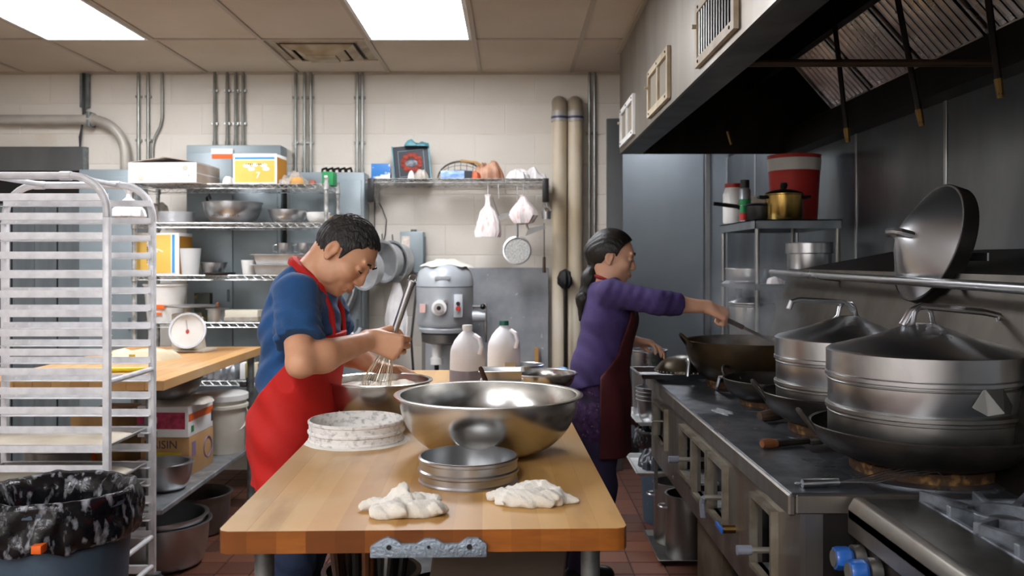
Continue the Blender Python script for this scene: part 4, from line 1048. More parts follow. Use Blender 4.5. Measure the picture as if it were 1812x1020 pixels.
t = thing('cloth_bundle', 'dusty white cloth folded over the stacked cartons', 'cloth', (-1.66, 4.47, UZ+.341))
lump(.17,.2,.03,7.2,amp=.3,out=.12,fr=5).build('cloth', mat('dusty_cloth', '#cfcac0', .9, 0, '#bdb6aa', 6), t)
t = thing('mixing_bowl', 'dark steel bowl resting on cloth over the cartons', 'bowl', (-1.68, 4.36, UZ+.341+.03))
MB().lathe(bowlprof(.16,.095,.06,.003,.006), 48).build('shell', STEELW, t)
t = thing('bucket', 'white lidded plastic bucket on shelf under second table', 'bucket', (-1.585, 4.88, UZ))
MB().lathe([(0,0),(.115,0),(.12,.01),(.128,.24),(.142,.245),(.142,.26),(.13,.265),(.133,.29),(0,.29)], 40).build('pail', mat('aged_white_plastic', '#d5d1c4', .45, 0, '#c4bfb0', 7), t)
MB().lathe([(.136,.283),(.143,.286),(.143,.315),(.135,.32),(0,.322),(0,.3)], 40).build('lid', WHITEP, t)
MB().tube(arc((.12,0,.2), .075, -100, 80, 12, 1, 2), .004, 6).build('bail', WHITEP, t, rot=(0,0,-.5))
lab2 = 'stainless bowl nested in another on low shelf behind rack'
for k in range(2):
    t = thing('nested_bowl', ('outer steel bowl of a nested pair on the low shelf', 'inner steel bowl of a nested pair on the low shelf')[k], 'bowl', (-1.585, 4.07, UZ+.006*k), group='nested bowls')
    MB().lathe(bowlprof(.125-.012*k,.12-.004*k,.08-.006*k,.003,.01), 44).build('shell', STEEL, t)
t = thing('floor_colander', 'perforated steel colander standing on floor under second table', 'colander', (-1.61, 4.12, 0))
MB().lathe(bowlprof(.205,.2,.15,.003,.014,.8), 48).build('shell', STEEL, t)
pf = MB()
for r_ in range(4):
    for k in range(26):
        q_ = -PI+k*PI/26; rr = (.196,.192,.185,.175)[r_]+.003; pf.ball((rr*math.cos(q_), rr*math.sin(q_), (.14,.115,.09,.065)[r_]), .0035, 6, 4)
o = pf.build('perforations', DARK, t); o['kind'] = 'stuff'
t = thing('floor_basin', 'dark basin nested in the floor colander under table', 'basin', (-1.61, 4.12, .0135))
MB().lathe(bowlprof(.19,.215,.13,.003,.016,.8), 44).build('shell', STEEL, t)
t = thing('floor_pan', 'grey steel pan on the floor beyond the colander', 'pan', (-1.62, 4.62, 0))
MB().lathe(bowlprof(.16,.2,.12,.003,.012,.8), 44).build('shell', STEELW, t)
t = carton('wood_crate', 'pale wooden crate on the low shelf behind rack', (-2.0, 4.45, UZ), (.2,.4,.3), 0, WOODL, 'crate')
MB().ball((.0,-.205,.1), (.03,.008,.03), 12, 6).build('orange_spot', ORAN, t)
t = thing('steel_drum_pot', 'large dark pot on the low shelf behind the rack', 'pot', (-2.03, 4.0, UZ))
MB().lathe([(0,0),(.13,0),(.135,.01),(.135,.2),(.145,.205),(.145,.21),(.13,.21),(.13,.01),(0,.01)], 40).build('body', STEELW, t)

# ================================================================ WIRE SHELVING
def wshelf(parent, x0, x1, y0, y1, z, name='wire_shelf', g=.03):
    b = MB(); th = .0028
    for y in (y0, y1):
        b.tube([(x0,y,z-.003), (x1,y,z-.003)], .0032, 6); b.tube([(x0,y,z-g), (x1,y,z-g)], .0032, 6)
        n = int((x1-x0)/.05); pts = []
        for k in range(2*n+1): pts.append((x0+(x1-x0)*k/(2*n), y, z-.004 if k % 2 else z-g+.002))
        b.tube(pts, .0024, 5)
    for x in (x0, x1):
        b.tube([(x,y0,z-.003), (x,y1,z-.003)], .0032, 6); b.tube([(x,y0,z-g), (x,y1,z-g)], .0032, 6)
    k = 0; n = int((x1-x0)/.028)
    for k in range(1, n): xx = x0+(x1-x0)*k/n; b.tube([(xx,y0,z-.002), (xx,y1,z-.002)], .002, 4)
    for k in range(1, 3): yy = y0+(y1-y0)*k/3; b.tube([(x0,yy,z-.006), (x1,yy,z-.006)], .0028, 5)
    return b.build(name, CHROME, parent)
SX0, SX1, SY0_, SY1_ = -2.26, -1.11, 5.35, 5.71
t = thing('shelving_unit', 'tall chrome wire shelving unit along the back wall', 'shelving', (SX0, SY0_, 0))
W_ = SX1-SX0; D_ = SY1_-SY0_
SH = [1.865, 1.63, 1.315, 1.03, .68, .33]
for z in SH: wshelf(t, .012, W_-.012, .012, D_-.012, z)
for x in (0, W_):
    for y in (0, D_):
        p = MB().cyl((0,0,.0), (0,0,1.90), .0125, n=12).build('post', CHROME, t, (x, y, 0))
        for z in SH: MB().lathe([(.0135,z-.04),(.018,z-.036),(.016,z+.002),(.0135,z+.002)], 12).build('clamp', CHROME, p)
def sh(px, py_z, Y=5.5):                              # spot on a shelf: bearing, shelf number, distance
    return Vector(((px-CX)*Y/F, Y, SH[py_z]+.0002))
def flatbox(c, w_, d_, h_, rz, label):
    t = thing('flat_carton', label, 'carton', c, rz, group='flat cartons')
    MB().box(-w_/2, w_/2, -d_/2, d_/2, 0, h_).build('body', [PAPERW], t, bevel=.002)
    bx('printed_side', PAPERG, t, w_/2, w_/2+.001, -d_/2+.003, d_/2-.003, .003, h_-.003)
    return t, w_, d_, h_
FW = .415
t, w_, d_, h_ = flatbox(sh(297,0,5.37+.0)+Vector((0,.12,0)), FW, .36, .058, -.06, 'lower flat white carton on the top shelf')
text('EASY LOVER', .026, INK, t, (.1,-.1808,.04)); text('EASY', .018, INK, t, (-.02,-.1808,.024)); 
MB().lathe([(0,0),(.019,0),(.019,.0012),(0,.0012)], 20).build('round_emblem', mat('emblem_grey', '#a9a79a', .7), t, (-.13,-.1802,.028), (PI/2,0,0))
t, w_, d_, h_ = flatbox(sh(297,0,5.37)+Vector((0,.12,.0585)), FW, .36, .062, -.06, 'upper flat white carton with lifted lid on the top shelf')
text('EASY LOVE', .026, INK, t, (-.09,-.1808,.022), (PI/2,0,0)); text('LOVER', .018, INK, t, (.02,-.1808,.03))
MB().lathe([(0,0),(.019,0),(.019,.0012),(0,.0012)], 20).build('round_emblem', mat('emblem_grey', '#a9a79a'), t, (.14,-.1802,.03), (PI/2,0,0))
MB().add([(-FW/2,-.18,.063),(-.0,-.16,.098),(-.0,.18,.105),(-FW/2,.18,.063),(-FW/2,-.18,.0645),(0,-.16,.0995),(0,.18,.1065),(-FW/2,.18,.0645)], [(0,1,2,3),(4,7,6,5),(0,4,5,1),(1,5,6,2),(2,6,7,3),(3,7,4,0)]).build('lid_flap', PAPERG, t, smooth=0)
MB().add([(0,-.16,.098),(FW/2,-.18,.063),(FW/2,.18,.063),(0,.18,.105),(0,-.16,.0995),(FW/2,-.18,.0645),(FW/2,.18,.0645),(0,.18,.1065)], [(0,1,2,3),(4,7,6,5),(0,4,5,1),(1,5,6,2),(2,6,7,3),(3,7,4,0)]).build('lid_flap', PAPERG, t, smooth=0)
def yellowbox(c, w_, d_, h_, rz, label, turned):
    t = thing('yellow_carton', label, 'carton', c, rz, group='yellow cartons')
    MB().box(-w_/2, w_/2, -d_/2, d_/2, 0, h_).build('body', PAPERW, t, bevel=.002)
    bx('ochre_side', YELD, t, w_/2, w_/2+.001, -d_/2+.008, d_/2-.004, .006, h_-.02)
    y = -d_/2-.0012
    e = .012
    f = MB().box(-w_/2+e, w_/2-e, y, y+.001, e, h_-.04) if not turned else MB().box(-w_/2+e, w_/2-.05, y, y+.001, e, h_-e)
    f.build('yellow_face', YELL, t, smooth=0)
    f = MB().box(-w_/2+e, w_/2-e, y, y+.001, h_-.034, h_-.02) if not turned else MB().box(w_/2-.042, w_/2-.025, y, y+.001, e, h_-e)
    f.build('blue_band', BLUPR, t, smooth=0)
    rt = (PI/2,0,0) if not turned else (PI/2,-PI/2,0)
    for k, (u, v, s_) in enumerate(((-.05,.02,.05), (.0,.025,.06), (.055,.022,.05), (.07,-.0,.04), (-.02,.0,.04))):
        x, z = (u, h_*.5+v) if not turned else (v*-1-.02, h_*.5+u)
        MB().ball((x, y, z), (.022,.0008,.012) if not turned else (.012,.0008,.022), 12, 5).build('white_print', PAPERW, t)
    for k in range(9):
        u = -.052+k*.013
        x, z = (u, h_*.5+.028) if not turned else (-.048, h_*.5+u)
        bx('print_mark', INKD, t, x-.0035, x+.0035, y-.0006, y, z-.005, z+.005)
    text('7', .055, PAPERW, t, (.02, y-.0005, h_*.5-.04) if not turned else (.03, y-.0005, h_*.5+.02), rt)
    return t
yellowbox(sh(453,0,5.42)+Vector((0,.09,0)), .27, .2, .185, -.05, 'yellow and white carton standing on the top shelf', False)
yellowbox(sh(285,2,5.45)+Vector((-.01,.05,0)), .29, .2, .255, -.05, 'yellow carton turned on its side on the third shelf', True)
def film(name, label, c, rx, ry, h, seed, m=BAGC, cat='bag', **kw):
    return tag(lump(rx, ry, h, seed, **kw).build(name, m, None, c), label, cat)
film('clear_bag', 'clear plastic bag of rolls on the top shelf by yellow carton', sh(515,0,5.5), .09, .1, .10, 3.7)
film('bread_roll', 'tan bread roll in the bag on the top shelf', sh(525,0,5.41), .04, .03, .05, 1.7, mat('bread', '#c99a5a', .7, 0, '#b07f40', 10), 'bread', amp=.1, ridge=False)
film('onion', 'small reddish onion on top shelf edge beside the green box', sh(553,0,5.45), .025, .025, .03, 1.9, mat('onion', '#8a4a32', .5), 'onion', amp=.05, out=.02, ridge=False)
film('grey_bag', 'crumpled light bag behind the flat cartons on the top shelf', sh(408,0,5.5), .04, .1, .07, 5.7, BAGW)
t = carton('green_carton', 'small bright green carton at right end of top shelf', sh(583,0,5.55), (.07,.12,.085), 0, GREEN); bx('paper_tab', PAPERW, t, -.02,.0,-.0612,-.06,.03,.06)
t = thing('black_bracket_parts', 'pile of small black metal fittings on the grey cabinet', 'fittings', (at(590,303,5.85).x, 5.87, at(590,305,WY-.2).z))
for k in range(5): MB().tube([(-.08+k*.04,0,.0), (-.08+k*.04,.02,.03), (-.05+k*.04,0,.035), (-.04+k*.04,-.02,.01)], .009, 6).build('fitting', IRON, t)
# second shelf
film('clear_bag', 'tall clear plastic bag on the second shelf by foil plates', sh(283,1,5.55), .06, .07, .15, 6.3)
for k in range(6):
    t = thing('foil_plate', ('lowest','second lowest','third lowest','third highest','second highest','topmost')[k]+' silver foil plate in the stack on second shelf', 'plate', sh(312,1,5.52)+Vector((0,0,.0119*k)), group='foil plates')
    MB().lathe([(0,0),(.104,0),(.108,.009),(.113,.0095),(.113,.0115),(.107,.0115),(.102,.0012),(0,.0012)], 36).build('plate', mat('bright_foil', '#d6d8da', .35, .4), t)
t = thing('large_colander', 'big dark steel bowl with slotted sides on second shelf', 'bowl', sh(412,1,5.53))
MB().lathe(bowlprof(.175,.125,.09,.003,.008), 48).build('shell', STEEL, t)
sl = MB()
for k in range(12):
    q_ = -PI/2-.6+k*.1; sl.tube([(.135*math.cos(q_), .135*math.sin(q_), .025), (.155*math.cos(q_), .155*math.sin(q_), .048)], .0035, 5)
o = sl.build('slots', DARK, t); o['kind'] = 'stuff'
MB().tube([(-.15,.0,.11), (-.155,-.02,.16), (-.14,-.02,.18), (-.13,-.02,.15)], .008, 6).build('side_handle', BLACK, t)
t = thing('nested_bowl', 'medium steel bowl on the second shelf right of big bowl', 'bowl', sh(510,1,5.5)); MB().lathe(bowlprof(.115,.078,.06,.003,.006), 44).build('shell', STEEL, t)
t = thing('white_dish', 'shallow white bowl at the right end of second shelf', 'bowl', sh(563,1,5.47)); MB().lathe(bowlprof(.07,.06,.03,.003,.003), 36).build('shell', WHITEP, t)
t = thing('paper_roll', 'brown cardboard tube lying at right end of second shelf', 'tube', sh(588,1,5.56)); MB().cyl((-.02,0,.0255), (.06,-.02,.0255), .025, n=20).build('tube', KRAFT, t); MB().cyl((.06,-.02,.0255), (.062,-.0205,.0255), .02, n=20).build('end', PAPERW, t)
t = thing('bag_of_rolls', 'tied white plastic bag hanging from rack side of the shelving', 'bag', at(228, 392, 5.3)); sack([(0,0),(.05,.0),(.085,.03),(.08,.07),(.045,.11),(.015,.14),(.012,.16),(.03,.19)], 2.2).build('film', BAGW, t)
# third shelf
t = thing('deli_tub', 'frosted plastic tub beside yellow carton on third shelf', 'tub', sh(336,2,5.45)); MB().lathe([(0,0),(.05,0),(.066,.16),(.068,.162),(.062,.162),(.048,.004),(0,.004)], 32).build('tub', mat('frosted_tub', '#c9cbc9', .4), t)
t = thing('nested_bowl', 'small steel bowl on the third shelf behind black lid', 'bowl', sh(378,2,5.55)); MB().lathe(bowlprof(.08,.07,.04,.002,.005), 36).build('shell', STEEL, t)
t = thing('black_cover', 'flat black plastic lid on the third shelf', 'lid', sh(388,2,5.42)); MB().lathe([(0,0),(.09,0),(.095,.006),(.095,.014),(0,.016)], 32).build('disc', BLACK, t)
t = thing('deli_cup', 'small white plastic cup on the third shelf', 'cup', sh(440,2,5.45)); MB().lathe([(0,0),(.034,0),(.045,.09),(.042,.09),(.032,.004),(0,.004)], 28).build('cup', WHITEP, t)
for k in range(2):
    t = thing('hotel_pan', ('lower steel hotel pan of the stack on third shelf', 'upper steel hotel pan of the stack on third shelf')[k], 'pan', sh(525,2,5.53)+Vector((0,0,.062*k+.0005*k)), group='hotel pans'); panbox(.46,.27,.062,ALUP,t,lip=.014)
for k, (px, l) in enumerate(((505,'dented steel cup on the stacked hotel pans'), (540,'steel measuring jug on the stacked hotel pans'))):
    t = thing('steel_cup', l, 'cup', sh(px,2,5.53)+Vector((0,0,.1252))); MB().lathe([(0,0),(.045,0),(.05,.01),(.052,.07),(.048,.07),(.045,.004),(0,.004)], 28).build('cup', STEEL, t)
    MB().tube([(-.05,-.0,.06),(-.075,-.0,.055),(-.075,0,.02),(-.05,0,.015)], .004, 6).build('handle', STEEL, t)
# fourth shelf
t = thing('white_pail', 'white pail with orange label on the fourth shelf', 'pail', sh(293,3,5.5)); MB().lathe([(0,0),(.105,0),(.125,.215),(.132,.218),(.132,.228),(.12,.228),(.1,.005),(0,.005)], 36).build('pail', WHITEP, t)
bx('orange_label', ORAN, t, -.04, .045, -.119, -.112, .08, .105); bx('orange_label', ORAN, t, -.035, .02, -.117, -.110, .045, .058)
t = carton('dark_packet', 'dark green printed packet standing on the fourth shelf', sh(360,3,5.58), (.1,.05,.17), 0, mat('packet_dark', '#1c2418', .5, 0, '#6b5a2c', 14, lo=.58, hi=.66), 'packet')
t = thing('square_pot', 'small steel pot with wooden knob on the fourth shelf', 'pot', sh(385,3,5.46)); MB().lathe([(0,0),(.06,0),(.062,.07),(.07,.073),(.07,.079),(0,.085)], 32).build('body', STEEL, t); MB().ball((0,0,.1), (.014,.014,.02), 10, 8).build('knob', WOODH, t)
t = carton('tofu_tray', 'pale wrapped block on the fourth shelf', sh(432,3,5.48), (.2,.12,.07), 0, mat('tofu', '#d5cfbd', .5), 'tray')
bx('tray_edge', BAGC, t, -.105,.105,-.065,.065,.0,.03,.003)
t = thing('paper_cup_small', 'small yellow sponge on fourth shelf beside the square pot', 'sponge', sh(352,3,5.42)); MB().box(-.025,.025,-.015,.015,0,.03).build('sponge', mat('sponge', '#d8cf9a', .9), t, bevel=.005)
# fifth shelf
film('foil_bag', 'crumpled silver plastic bag on the fifth shelf', sh(400,4,5.5), .1, .1, .13, 9.1, mat('silver_film', '#9fa2a5', .3, .5, '#6f7275', 16, bump=.4, bs=30))
film('dark_bag', 'dark crumpled bag on the fifth shelf under second table', sh(345,4,5.5), .1, .1, .09, 4.4, mat('dark_film', '#4b4c4c', .4, .2, '#34312c', 10))
for k in range(5):
    t = carton('spice_box', ('leftmost white','second, yellow','third, cream','fourth, brown','rightmost white')[k]+' spice packet in the row on fifth shelf', sh(433+k*11,4,5.45), (.032,.09,.1+.012*(k % 2)), 0, (PAPERW, mat('spice_yellow', '#b9a55a', .6), mat('spice_cream', '#cfc7ae', .6), mat('spice_brown', '#7a6a55', .6), PAPERW)[k], 'packet'); t['group'] = 'spice packets'
t = thing('sheet_tray', 'grey steel tray on the lowest wire shelf', 'tray', sh(430,5,5.52)); panbox(.4,.28,.09,ALUP,t,lip=.012)

# ================================================================ WALL SHELF
t = thing('wall_shelf', 'wall mounted chrome wire shelf beside the cream pipes', 'shelf', (-.915, 5.62, 1.92))
wshelf(t, 0, 1.15, 0, .34, 0, g=.028)
for x in (.03, 1.13):
    MB().prism([(.0,-.005), (.34,-.005), (.34,-.17), (.31,-.17)], x-.006, x+.006, 'x').build('bracket', CHROME, t, smooth=0)
    MB().box(x-.02, x+.02, -.012, .02, -.15, -.0).build('bracket_sleeve', BLACK, t, bevel=.004)
WZ = 1.9202
def ws(px, Y=5.75): return Vector(((px-CX)*Y/F, Y, WZ))
t = carton('blue_box', 'small blue printed box at left end of the wall shelf', ws(675,5.72), (.12,.08,.1), 0, mat('blue_box_print', '#2a6fb0', .5, 0, '#e8e8ee', 8, lo=.5, hi=.56, st=(1,1,1.6)), 'box')
t = thing('framed_box', 'black box lid with red wreath print leaning on wall shelf', 'box', ws(731,5.8)+Vector((0,0,.001)), rot=(-.12, -.1, 0))
bx('back', mat('dark_lid', '#1b2229', .5), t, -.115, .115, -.0, .03, 0, .235, .003)
for (a, b_, c_, e_) in ((-.122,-.114,0,.24), (.114,.122,0,.24)): bx('teal_edge', TEAL, t, a, b_, -.004, .03, c_, e_)
for k in range(11):
    q_ = 2*PI*k/11; MB().ball((.052*math.cos(q_), -.002, .12+.05*math.sin(q_)), (.022,.004,.018), 8, 5).build('red_petal', mat('wreath_red', '#a8361f', .6, 0, '#6d2416', 30), t)
MB().ball((0,-.003,.115), (.045,.004,.022), 14, 6).build('centre_plaque', mat('plaque', '#3d4249', .5, 0, '#8d939b', 40), t)
for (a, b_, c_, e_) in ((-.085,.085,.03,.034), (-.085,.085,.2,.204), (-.085,-.081,.03,.204), (.081,.085,.03,.204)): bx('border_line', mat('border_grey', '#6d7a86', .5), t, a, b_, -.0012, 0, c_, e_)
o = lump(.075,.03,.05,5.2).build('teal_bag', TEAL, None, Vector((at(735,250,5.83).x, 5.80, WZ+.226)), (0,0,0)); tag(o, 'crumpled teal plastic bag on top of the black box', 'bag')
film('clear_bag', 'small clear twisted bag in front of the black box', ws(745,5.68), .045, .035, .07, 2.6)
film('white_bag_knot', 'small white knotted bag before the black box', ws(727,5.68), .022, .02, .06, 8.6, BAGW)
t = thing('spider_strainer', 'wire mesh spider strainer with wooden handle on wall shelf', 'strainer', ws(815,5.8)+Vector((0,0,.015)), rot=(-.35,0,0))
b = MB()
for k in range(9):
    q_ = PI*(k+.5)/9
    b.tube([(.15*math.cos(PI*j/10), .01, .13*math.sin(PI*j/10)*abs(math.sin(q_))) for j in range(11)], .0018, 4)
for k in range(7): x = -.12+.04*k; h = .13*math.sqrt(max(0, 1-(x/.15)**2)); b.tube([(x,.012,0), (x,-.02,h*.6), (x,.01,h)], .0018, 4)
b.tube([(.15*math.cos(PI*j/16), .01, .13*math.sin(PI*j/16)) for j in range(17)], .005, 6); b.tube([(-.15,.01,0),(.15,.01,0)], .005, 6)
b.build('wire_basket', mat('dull_wire', '#6b675e', .4, .7), t); MB().tube([(.0,.0,.13),(.1,-.03,.1),(.26,-.05,.0)], .009, 8).build('handle', WOODL, t)
t = carton('blue_carton', 'long blue and black carton lying on the wall shelf', ws(808,5.68), (.2,.06,.052), 0, mat('blue_carton', '#5d86c0', .5, 0, '#a7bfe0', 18, st=(1,1,3)), 'box'); bx('dark_end', mat('dark_lid', '#1b2229'), t, .05,.1,-.0312,-.03,.002,.05)
film('brown_bag', 'tan bag of dried food on the wall shelf', ws(866,5.7), .09, .06, .13, 7.7, mat('tan_bag', '#b98f74', .5, 0, '#8a5a40', 12, bump=.4, bs=30))
film('orange_bag', 'small orange packet beside tan bag on the wall shelf', ws(842,5.66), .03, .03, .06, 3.1, mat('orange_film', '#b5532a', .45))
film('white_bag', 'left crumpled white plastic bag at right end of wall shelf', ws(918,5.7), .065, .06, .075, 5.9, BAGW)
film('white_bag', 'right crumpled white plastic bag at right end of wall shelf', ws(948,5.75), .07, .06, .095, 6.6, BAGW)
# hanging from it
HGY = 5.66
def hang(name, label, px, pyt, pyb, build, cat, m=None):
    a = at(px, pyt, HGY); b_ = at(px, pyb, HGY)
    t = thing(name, label, cat, (a.x, HGY, b_.z)); build(t, a.z-b_.z)
    MB().tube([(0,0,a.z-b_.z-.005), (0,0,a.z-b_.z+.03), (0,0,1.9-b_.z)], .003, 5).build('hook', STEEL, t); return t
def bagA(t, h): sack([(0,0),(.07,.0),(.08,.03),(.072,.09),(.045,.16),(.015,.2),(.012,.25),(.02,h)], 1.1, sy=.5).build('film', BAGR, t)
hang('hanging_bag', 'red printed white bag hanging low from the wall shelf', 863, 345, 420, bagA, 'bag')
def bagB(t, h): sack([(0,0),(.05,.01),(.085,.06),(.075,.1),(.03,.15),(.012,h-.01),(.02,h)], 4.1, sy=.6).build('film', BAGR, t)
hang('hanging_bag', 'red printed white bag hanging above the round strainer', 926, 345, 398, bagB, 'bag')
def strn(t, h):
    MB().lathe([(.08,-.01),(.09,-.012),(.092,.012),(.082,.014)], 40, closed=True).build('rim', STEEL, t, (0,0,.09), (PI/2-.15,0,0))
    MB().lathe([(.084,.0),(.075,.03),(.05,.055),(0,.065)], 32).build('mesh_bowl', mat('strainer_mesh', '#b4b4b0', .4, .8, '#8f8f8b', 80), t, (0,0,.09), (-PI/2-.15,0,0))
    MB().tube([(.0,0,.18),(0,0,h)], .009, 8).build('handle', STEEL, t)
hang('round_strainer', 'round steel hand strainer hanging on the block wall', 915, 385, 469, strn, 'strainer')
def cleaver(t, h):
    MB().tube([(0,0,.09),(-.035,0,h-.02),(-.04,0,h)], .007, 6).build('handle', STEEL, t)
    MB().add([(-.02,-.003,.05),(.11,-.003,.1),(.1,-.003,.12),(-.0,-.003,.1),(-.02,.003,.05),(.11,.003,.1),(.1,.003,.12),(0,.003,.1)], [(0,1,2,3),(4,7,6,5),(0,4,5,1),(1,5,6,2),(2,6,7,3),(3,7,4,0)]).build('blade', STEELW, t, smooth=0)
hang('spatula_blade', 'flat steel turner hanging between the two printed bags', 882, 350, 408, cleaver, 'turner')
hang('spatula_blade', 'dark slanted turner hanging behind the round strainer', 935, 375, 432, cleaver, 'turner')
def cupb(t, h):
    MB().lathe([(0,0),(.028,0),(.032,.05),(.029,.05),(.025,.004),(0,.004)], 24).build('cup', STEEL, t); MB().tube(arc((0,0,.05), .028, 0, 180, 10), .003, 5).build('bail', STEEL, t)
hang('hanging_cup', 'small steel cup hanging at right end of wall shelf', 967, 365, 388, cupb, 'cup')
def stick(t, h): MB().cyl((0,0,.1),(0,0,h), .0035, n=6).build('shank', IRON, t); MB().cyl((0,0,0),(0,0,.1), .011, .009, n=10).build('grip', WOODD, t)
hang('hanging_skewer', 'dark handled skewer hanging beside the left cream pipe', 963, 395, 483, stick, 'skewer')
hang('hanging_tag', 'small tan tag hanging at left end of wall shelf', 654, 328, 360, lambda t, h: MB().box(-.012,.012,-.003,.003,0,.08).build('tag', mat('tan_tag', '#b59a80', .7), t, bevel=.003), 'tag')
# looped cord and wall pots
o = at(672, 420, WY-.03); t = thing('looped_wire', 'thin dark wire looping down the wall above hanging pans', 'cord', o)
MB().tube([at(px,py,WY-.03)-o for px, py in ((650,330),(662,345),(676,368),(684,390),(682,415),(678,428))], .0035, 5).build('cord', IRON, t)
MB().tube([at(px,py,WY-.03)-o for px, py in ((663,350),(663,430))], .003, 5).build('cord', IRON, t)
for k, (px, py, R_, l, Y) in enumerate(((703,462,.125,'rearmost round steel pan hanging on wall behind the man',5.8), (685,462,.125,'middle round steel pan hanging on wall behind the man',5.72), (650,475,.125,'frontmost steel colander hanging on wall beside the man',5.6))):
    p = at(px, py, Y); t = thing('hanging_pan', l, 'pan', p, rot=Vector((-.62,-.78,-.08)).to_track_quat('-Z','Y').to_euler(), group='pans hung on the wall')
    MB().lathe([(0,.045),(R_*.85,.045),(R_,-.03),(R_+.012,-.034),(R_+.012,-.04),(R_-.004,-.036),(R_*.82,.04),(0,.04)], 44).build('shell', mat('dull_aluminium', '#c6c8c9', .42, .5, '#b0b2b3', 9), t)
    MB().tube([(0,R_,-.03),(0,R_+.05,-.03)], .005, 6).build('hang_loop', STEEL, t)
o = at(612, 600, 5.7); t = thing('dough_hook', 'curved cast aluminium dough hook hanging behind the man', 'dough hook', o)
hk = [(627,505),(626,520),(618,540),(603,555),(600,572),(608,588),(622,594),(630,596)]
MB().tube([at(px,py,5.7)-o for px, py in hk], [.016,.022,.026,.026,.028,.03,.034,.036], 14).build('hook', mat('cast_aluminium', '#a9adb0', .35, .9, '#8f9396', 10), t)
MB().cyl(at(632,597,5.7)-o, at(640,580,5.7)-o, .042, .026, n=20).build('boss', mat('cast_aluminium', '#a9adb0'), t)
MB().cyl(at(627,505,5.7)-o, at(630,470,5.7)-o, .004, n=6).build('hanger', IRON, t)
o = at(702, 605, 5.75); t = thing('hanging_bag', 'long white plastic bag hanging on wall left of the mixer', 'bag', o)
sack([(0,0),(.05,.0),(.075,.05),(.07,.15),(.055,.25),(.035,.33),(.02,.38)], 7.4, folds=9, sy=.5).build('film', BAGW, t)
MB().cyl((0,0,.37),(0,.1,.42), .004, n=6).build('peg', STEEL, t)
# steel sheet against wall, stick, mop
t = tag(bx('steel_sheet_panel', mat('scratched_steel', '#a9adb1', .42, .55, '#8e9398', 5, rough2=.55, col3='#d0d2d4', s3=25, lo3=.68, hi3=.74), None, -.285, .245, WY-.075, WY-.06, 0, 1.355, .003), 'scratched steel sheet standing against the block wall behind jugs', 'steel sheet')
t = tag(bx('wooden_stick', WOODL, None, .15, .18, WY-.125, WY-.105, 0, .83, .003), 'pale wooden stick leaning upright before the steel sheet', 'stick')
t = thing('mop', 'black headed mop standing upside down between cream pipes', 'mop', (at(1000,462,WY-.2).x, WY-.2, 0))
MB().cyl((0,0,0), (0,0,1.25), .011, n=10).build('handle', IRON, t); lump(.045,.04,.0,1).v
sack([(0,0),(.02,.0),(.045,.03),(.05,.07),(.035,.11),(0,.13)], 3.3, amp=.25).build('mop_head', RUBBER, t, (0,0,1.22))
# ================================================================ PLANETARY MIXER
mx = Vector(((785-CX)*5.4/F, 5.5, 0))
t = thing('stand_mixer', 'grey floor standing planetary mixer against the back wall', 'mixer', mx)
def top(r, z, q): return r*(1+.03*math.cos(4*q)), z
R_ = .17
MB().lathe([(0,1.0),(R_*.94,1.0),(R_,1.02),(R_,1.235),(R_*1.005,1.24)], 56, mod=top).build('motor_housing', MIXG, t)
MB().lathe([(R_*.99,1.242),(R_*1.01,1.246),(R_*1.0,1.28),(R_*.93,1.33),(R_*.75,1.37),(R_*.4,1.39),(0,1.395)], 56, mod=top).build('top_cover', MIXG, t)
MB().lathe([(0,.955),(.13,.955),(.155,.965),(.16,.985),(.15,1.0),(0,1.0)], 48).build('planetary_ring', MIXG, t, (0,-.0,0))
MB().lathe([(0,.895),(.11,.895),(.142,.905),(.146,.955),(0,.955)], 48).build('planetary_drum', STEELW, t)
MB().cyl((-.045,-.06,.80), (-.045,-.06,.9), .03, n=20).build('beater_collar', WHITEP, t); MB().cyl((-.045,-.06,.77), (-.045,-.06,.81), .038, n=20).build('beater_collar', WHITEP, t)
MB().cyl((-.045,-.06,.64), (-.045,-.06,.78), .014, n=12).build('beater_shaft', IRON, t)
MB().box(-.14,.14,.12,.3,.1,1.1).build('column', MIXG, t, bevel=.03); MB().box(-.2,.2,-.2,.32,0,.1).build('base', MIXG, t, bevel=.02)
h = MB().cyl((-.02,-.2,1.12), (-.02,-.15,1.12), .045, n=24).build('hub_boss', WHITEP, t); MB().cyl((-.02,-.215,1.12), (-.02,-.19,1.12), .03, n=20).build('hub_ring', STEEL, h); MB().cyl((-.02,-.218,1.12), (-.02,-.21,1.12), .013, n=16).build('hub_hole', DARK, h)
MB().cyl((.018,-.19,1.155), (.018,-.16,1.155), .012, n=14).build('thumb_screw', STEELW, t)
p = MB().box(.065,.12,-.172,-.14,1.06,1.2).build('switch_plate', MIXG, t, bevel=.006, rot=(0,0,.0))
MB().cyl((.092,-.185,1.145), (.092,-.16,1.145), .012, n=16).build('start_button', BLACK, p); MB().cyl((.092,-.19,1.115), (.092,-.16,1.115), .014, n=16).build('stop_button', REDP, p)
n_ = MB().box(-.05,.045,-.176,-.165,1.285,1.312).build('name_plate', MIXG, t, bevel=.004); text('HOBART', .02, mat('plate_text', '#8b9195', .4, .4), n_, (-.003,-.1768,1.2985))
MB().box(-.14,-.105,-.15,-.13,1.09,1.14).build('notice', mat('notice_pink', '#d0aaa2', .6), t, smooth=0, rot=(0,0,0))
lv = MB().tube([(.17,-.02,1.12),(.2,-.03,1.12),(.225,-.04,1.12)], .011, 8).build('gear_lever', STEEL, t); MB().ball((.235,-.042,1.12), .018).build('lever_knob', BLACK, lv)
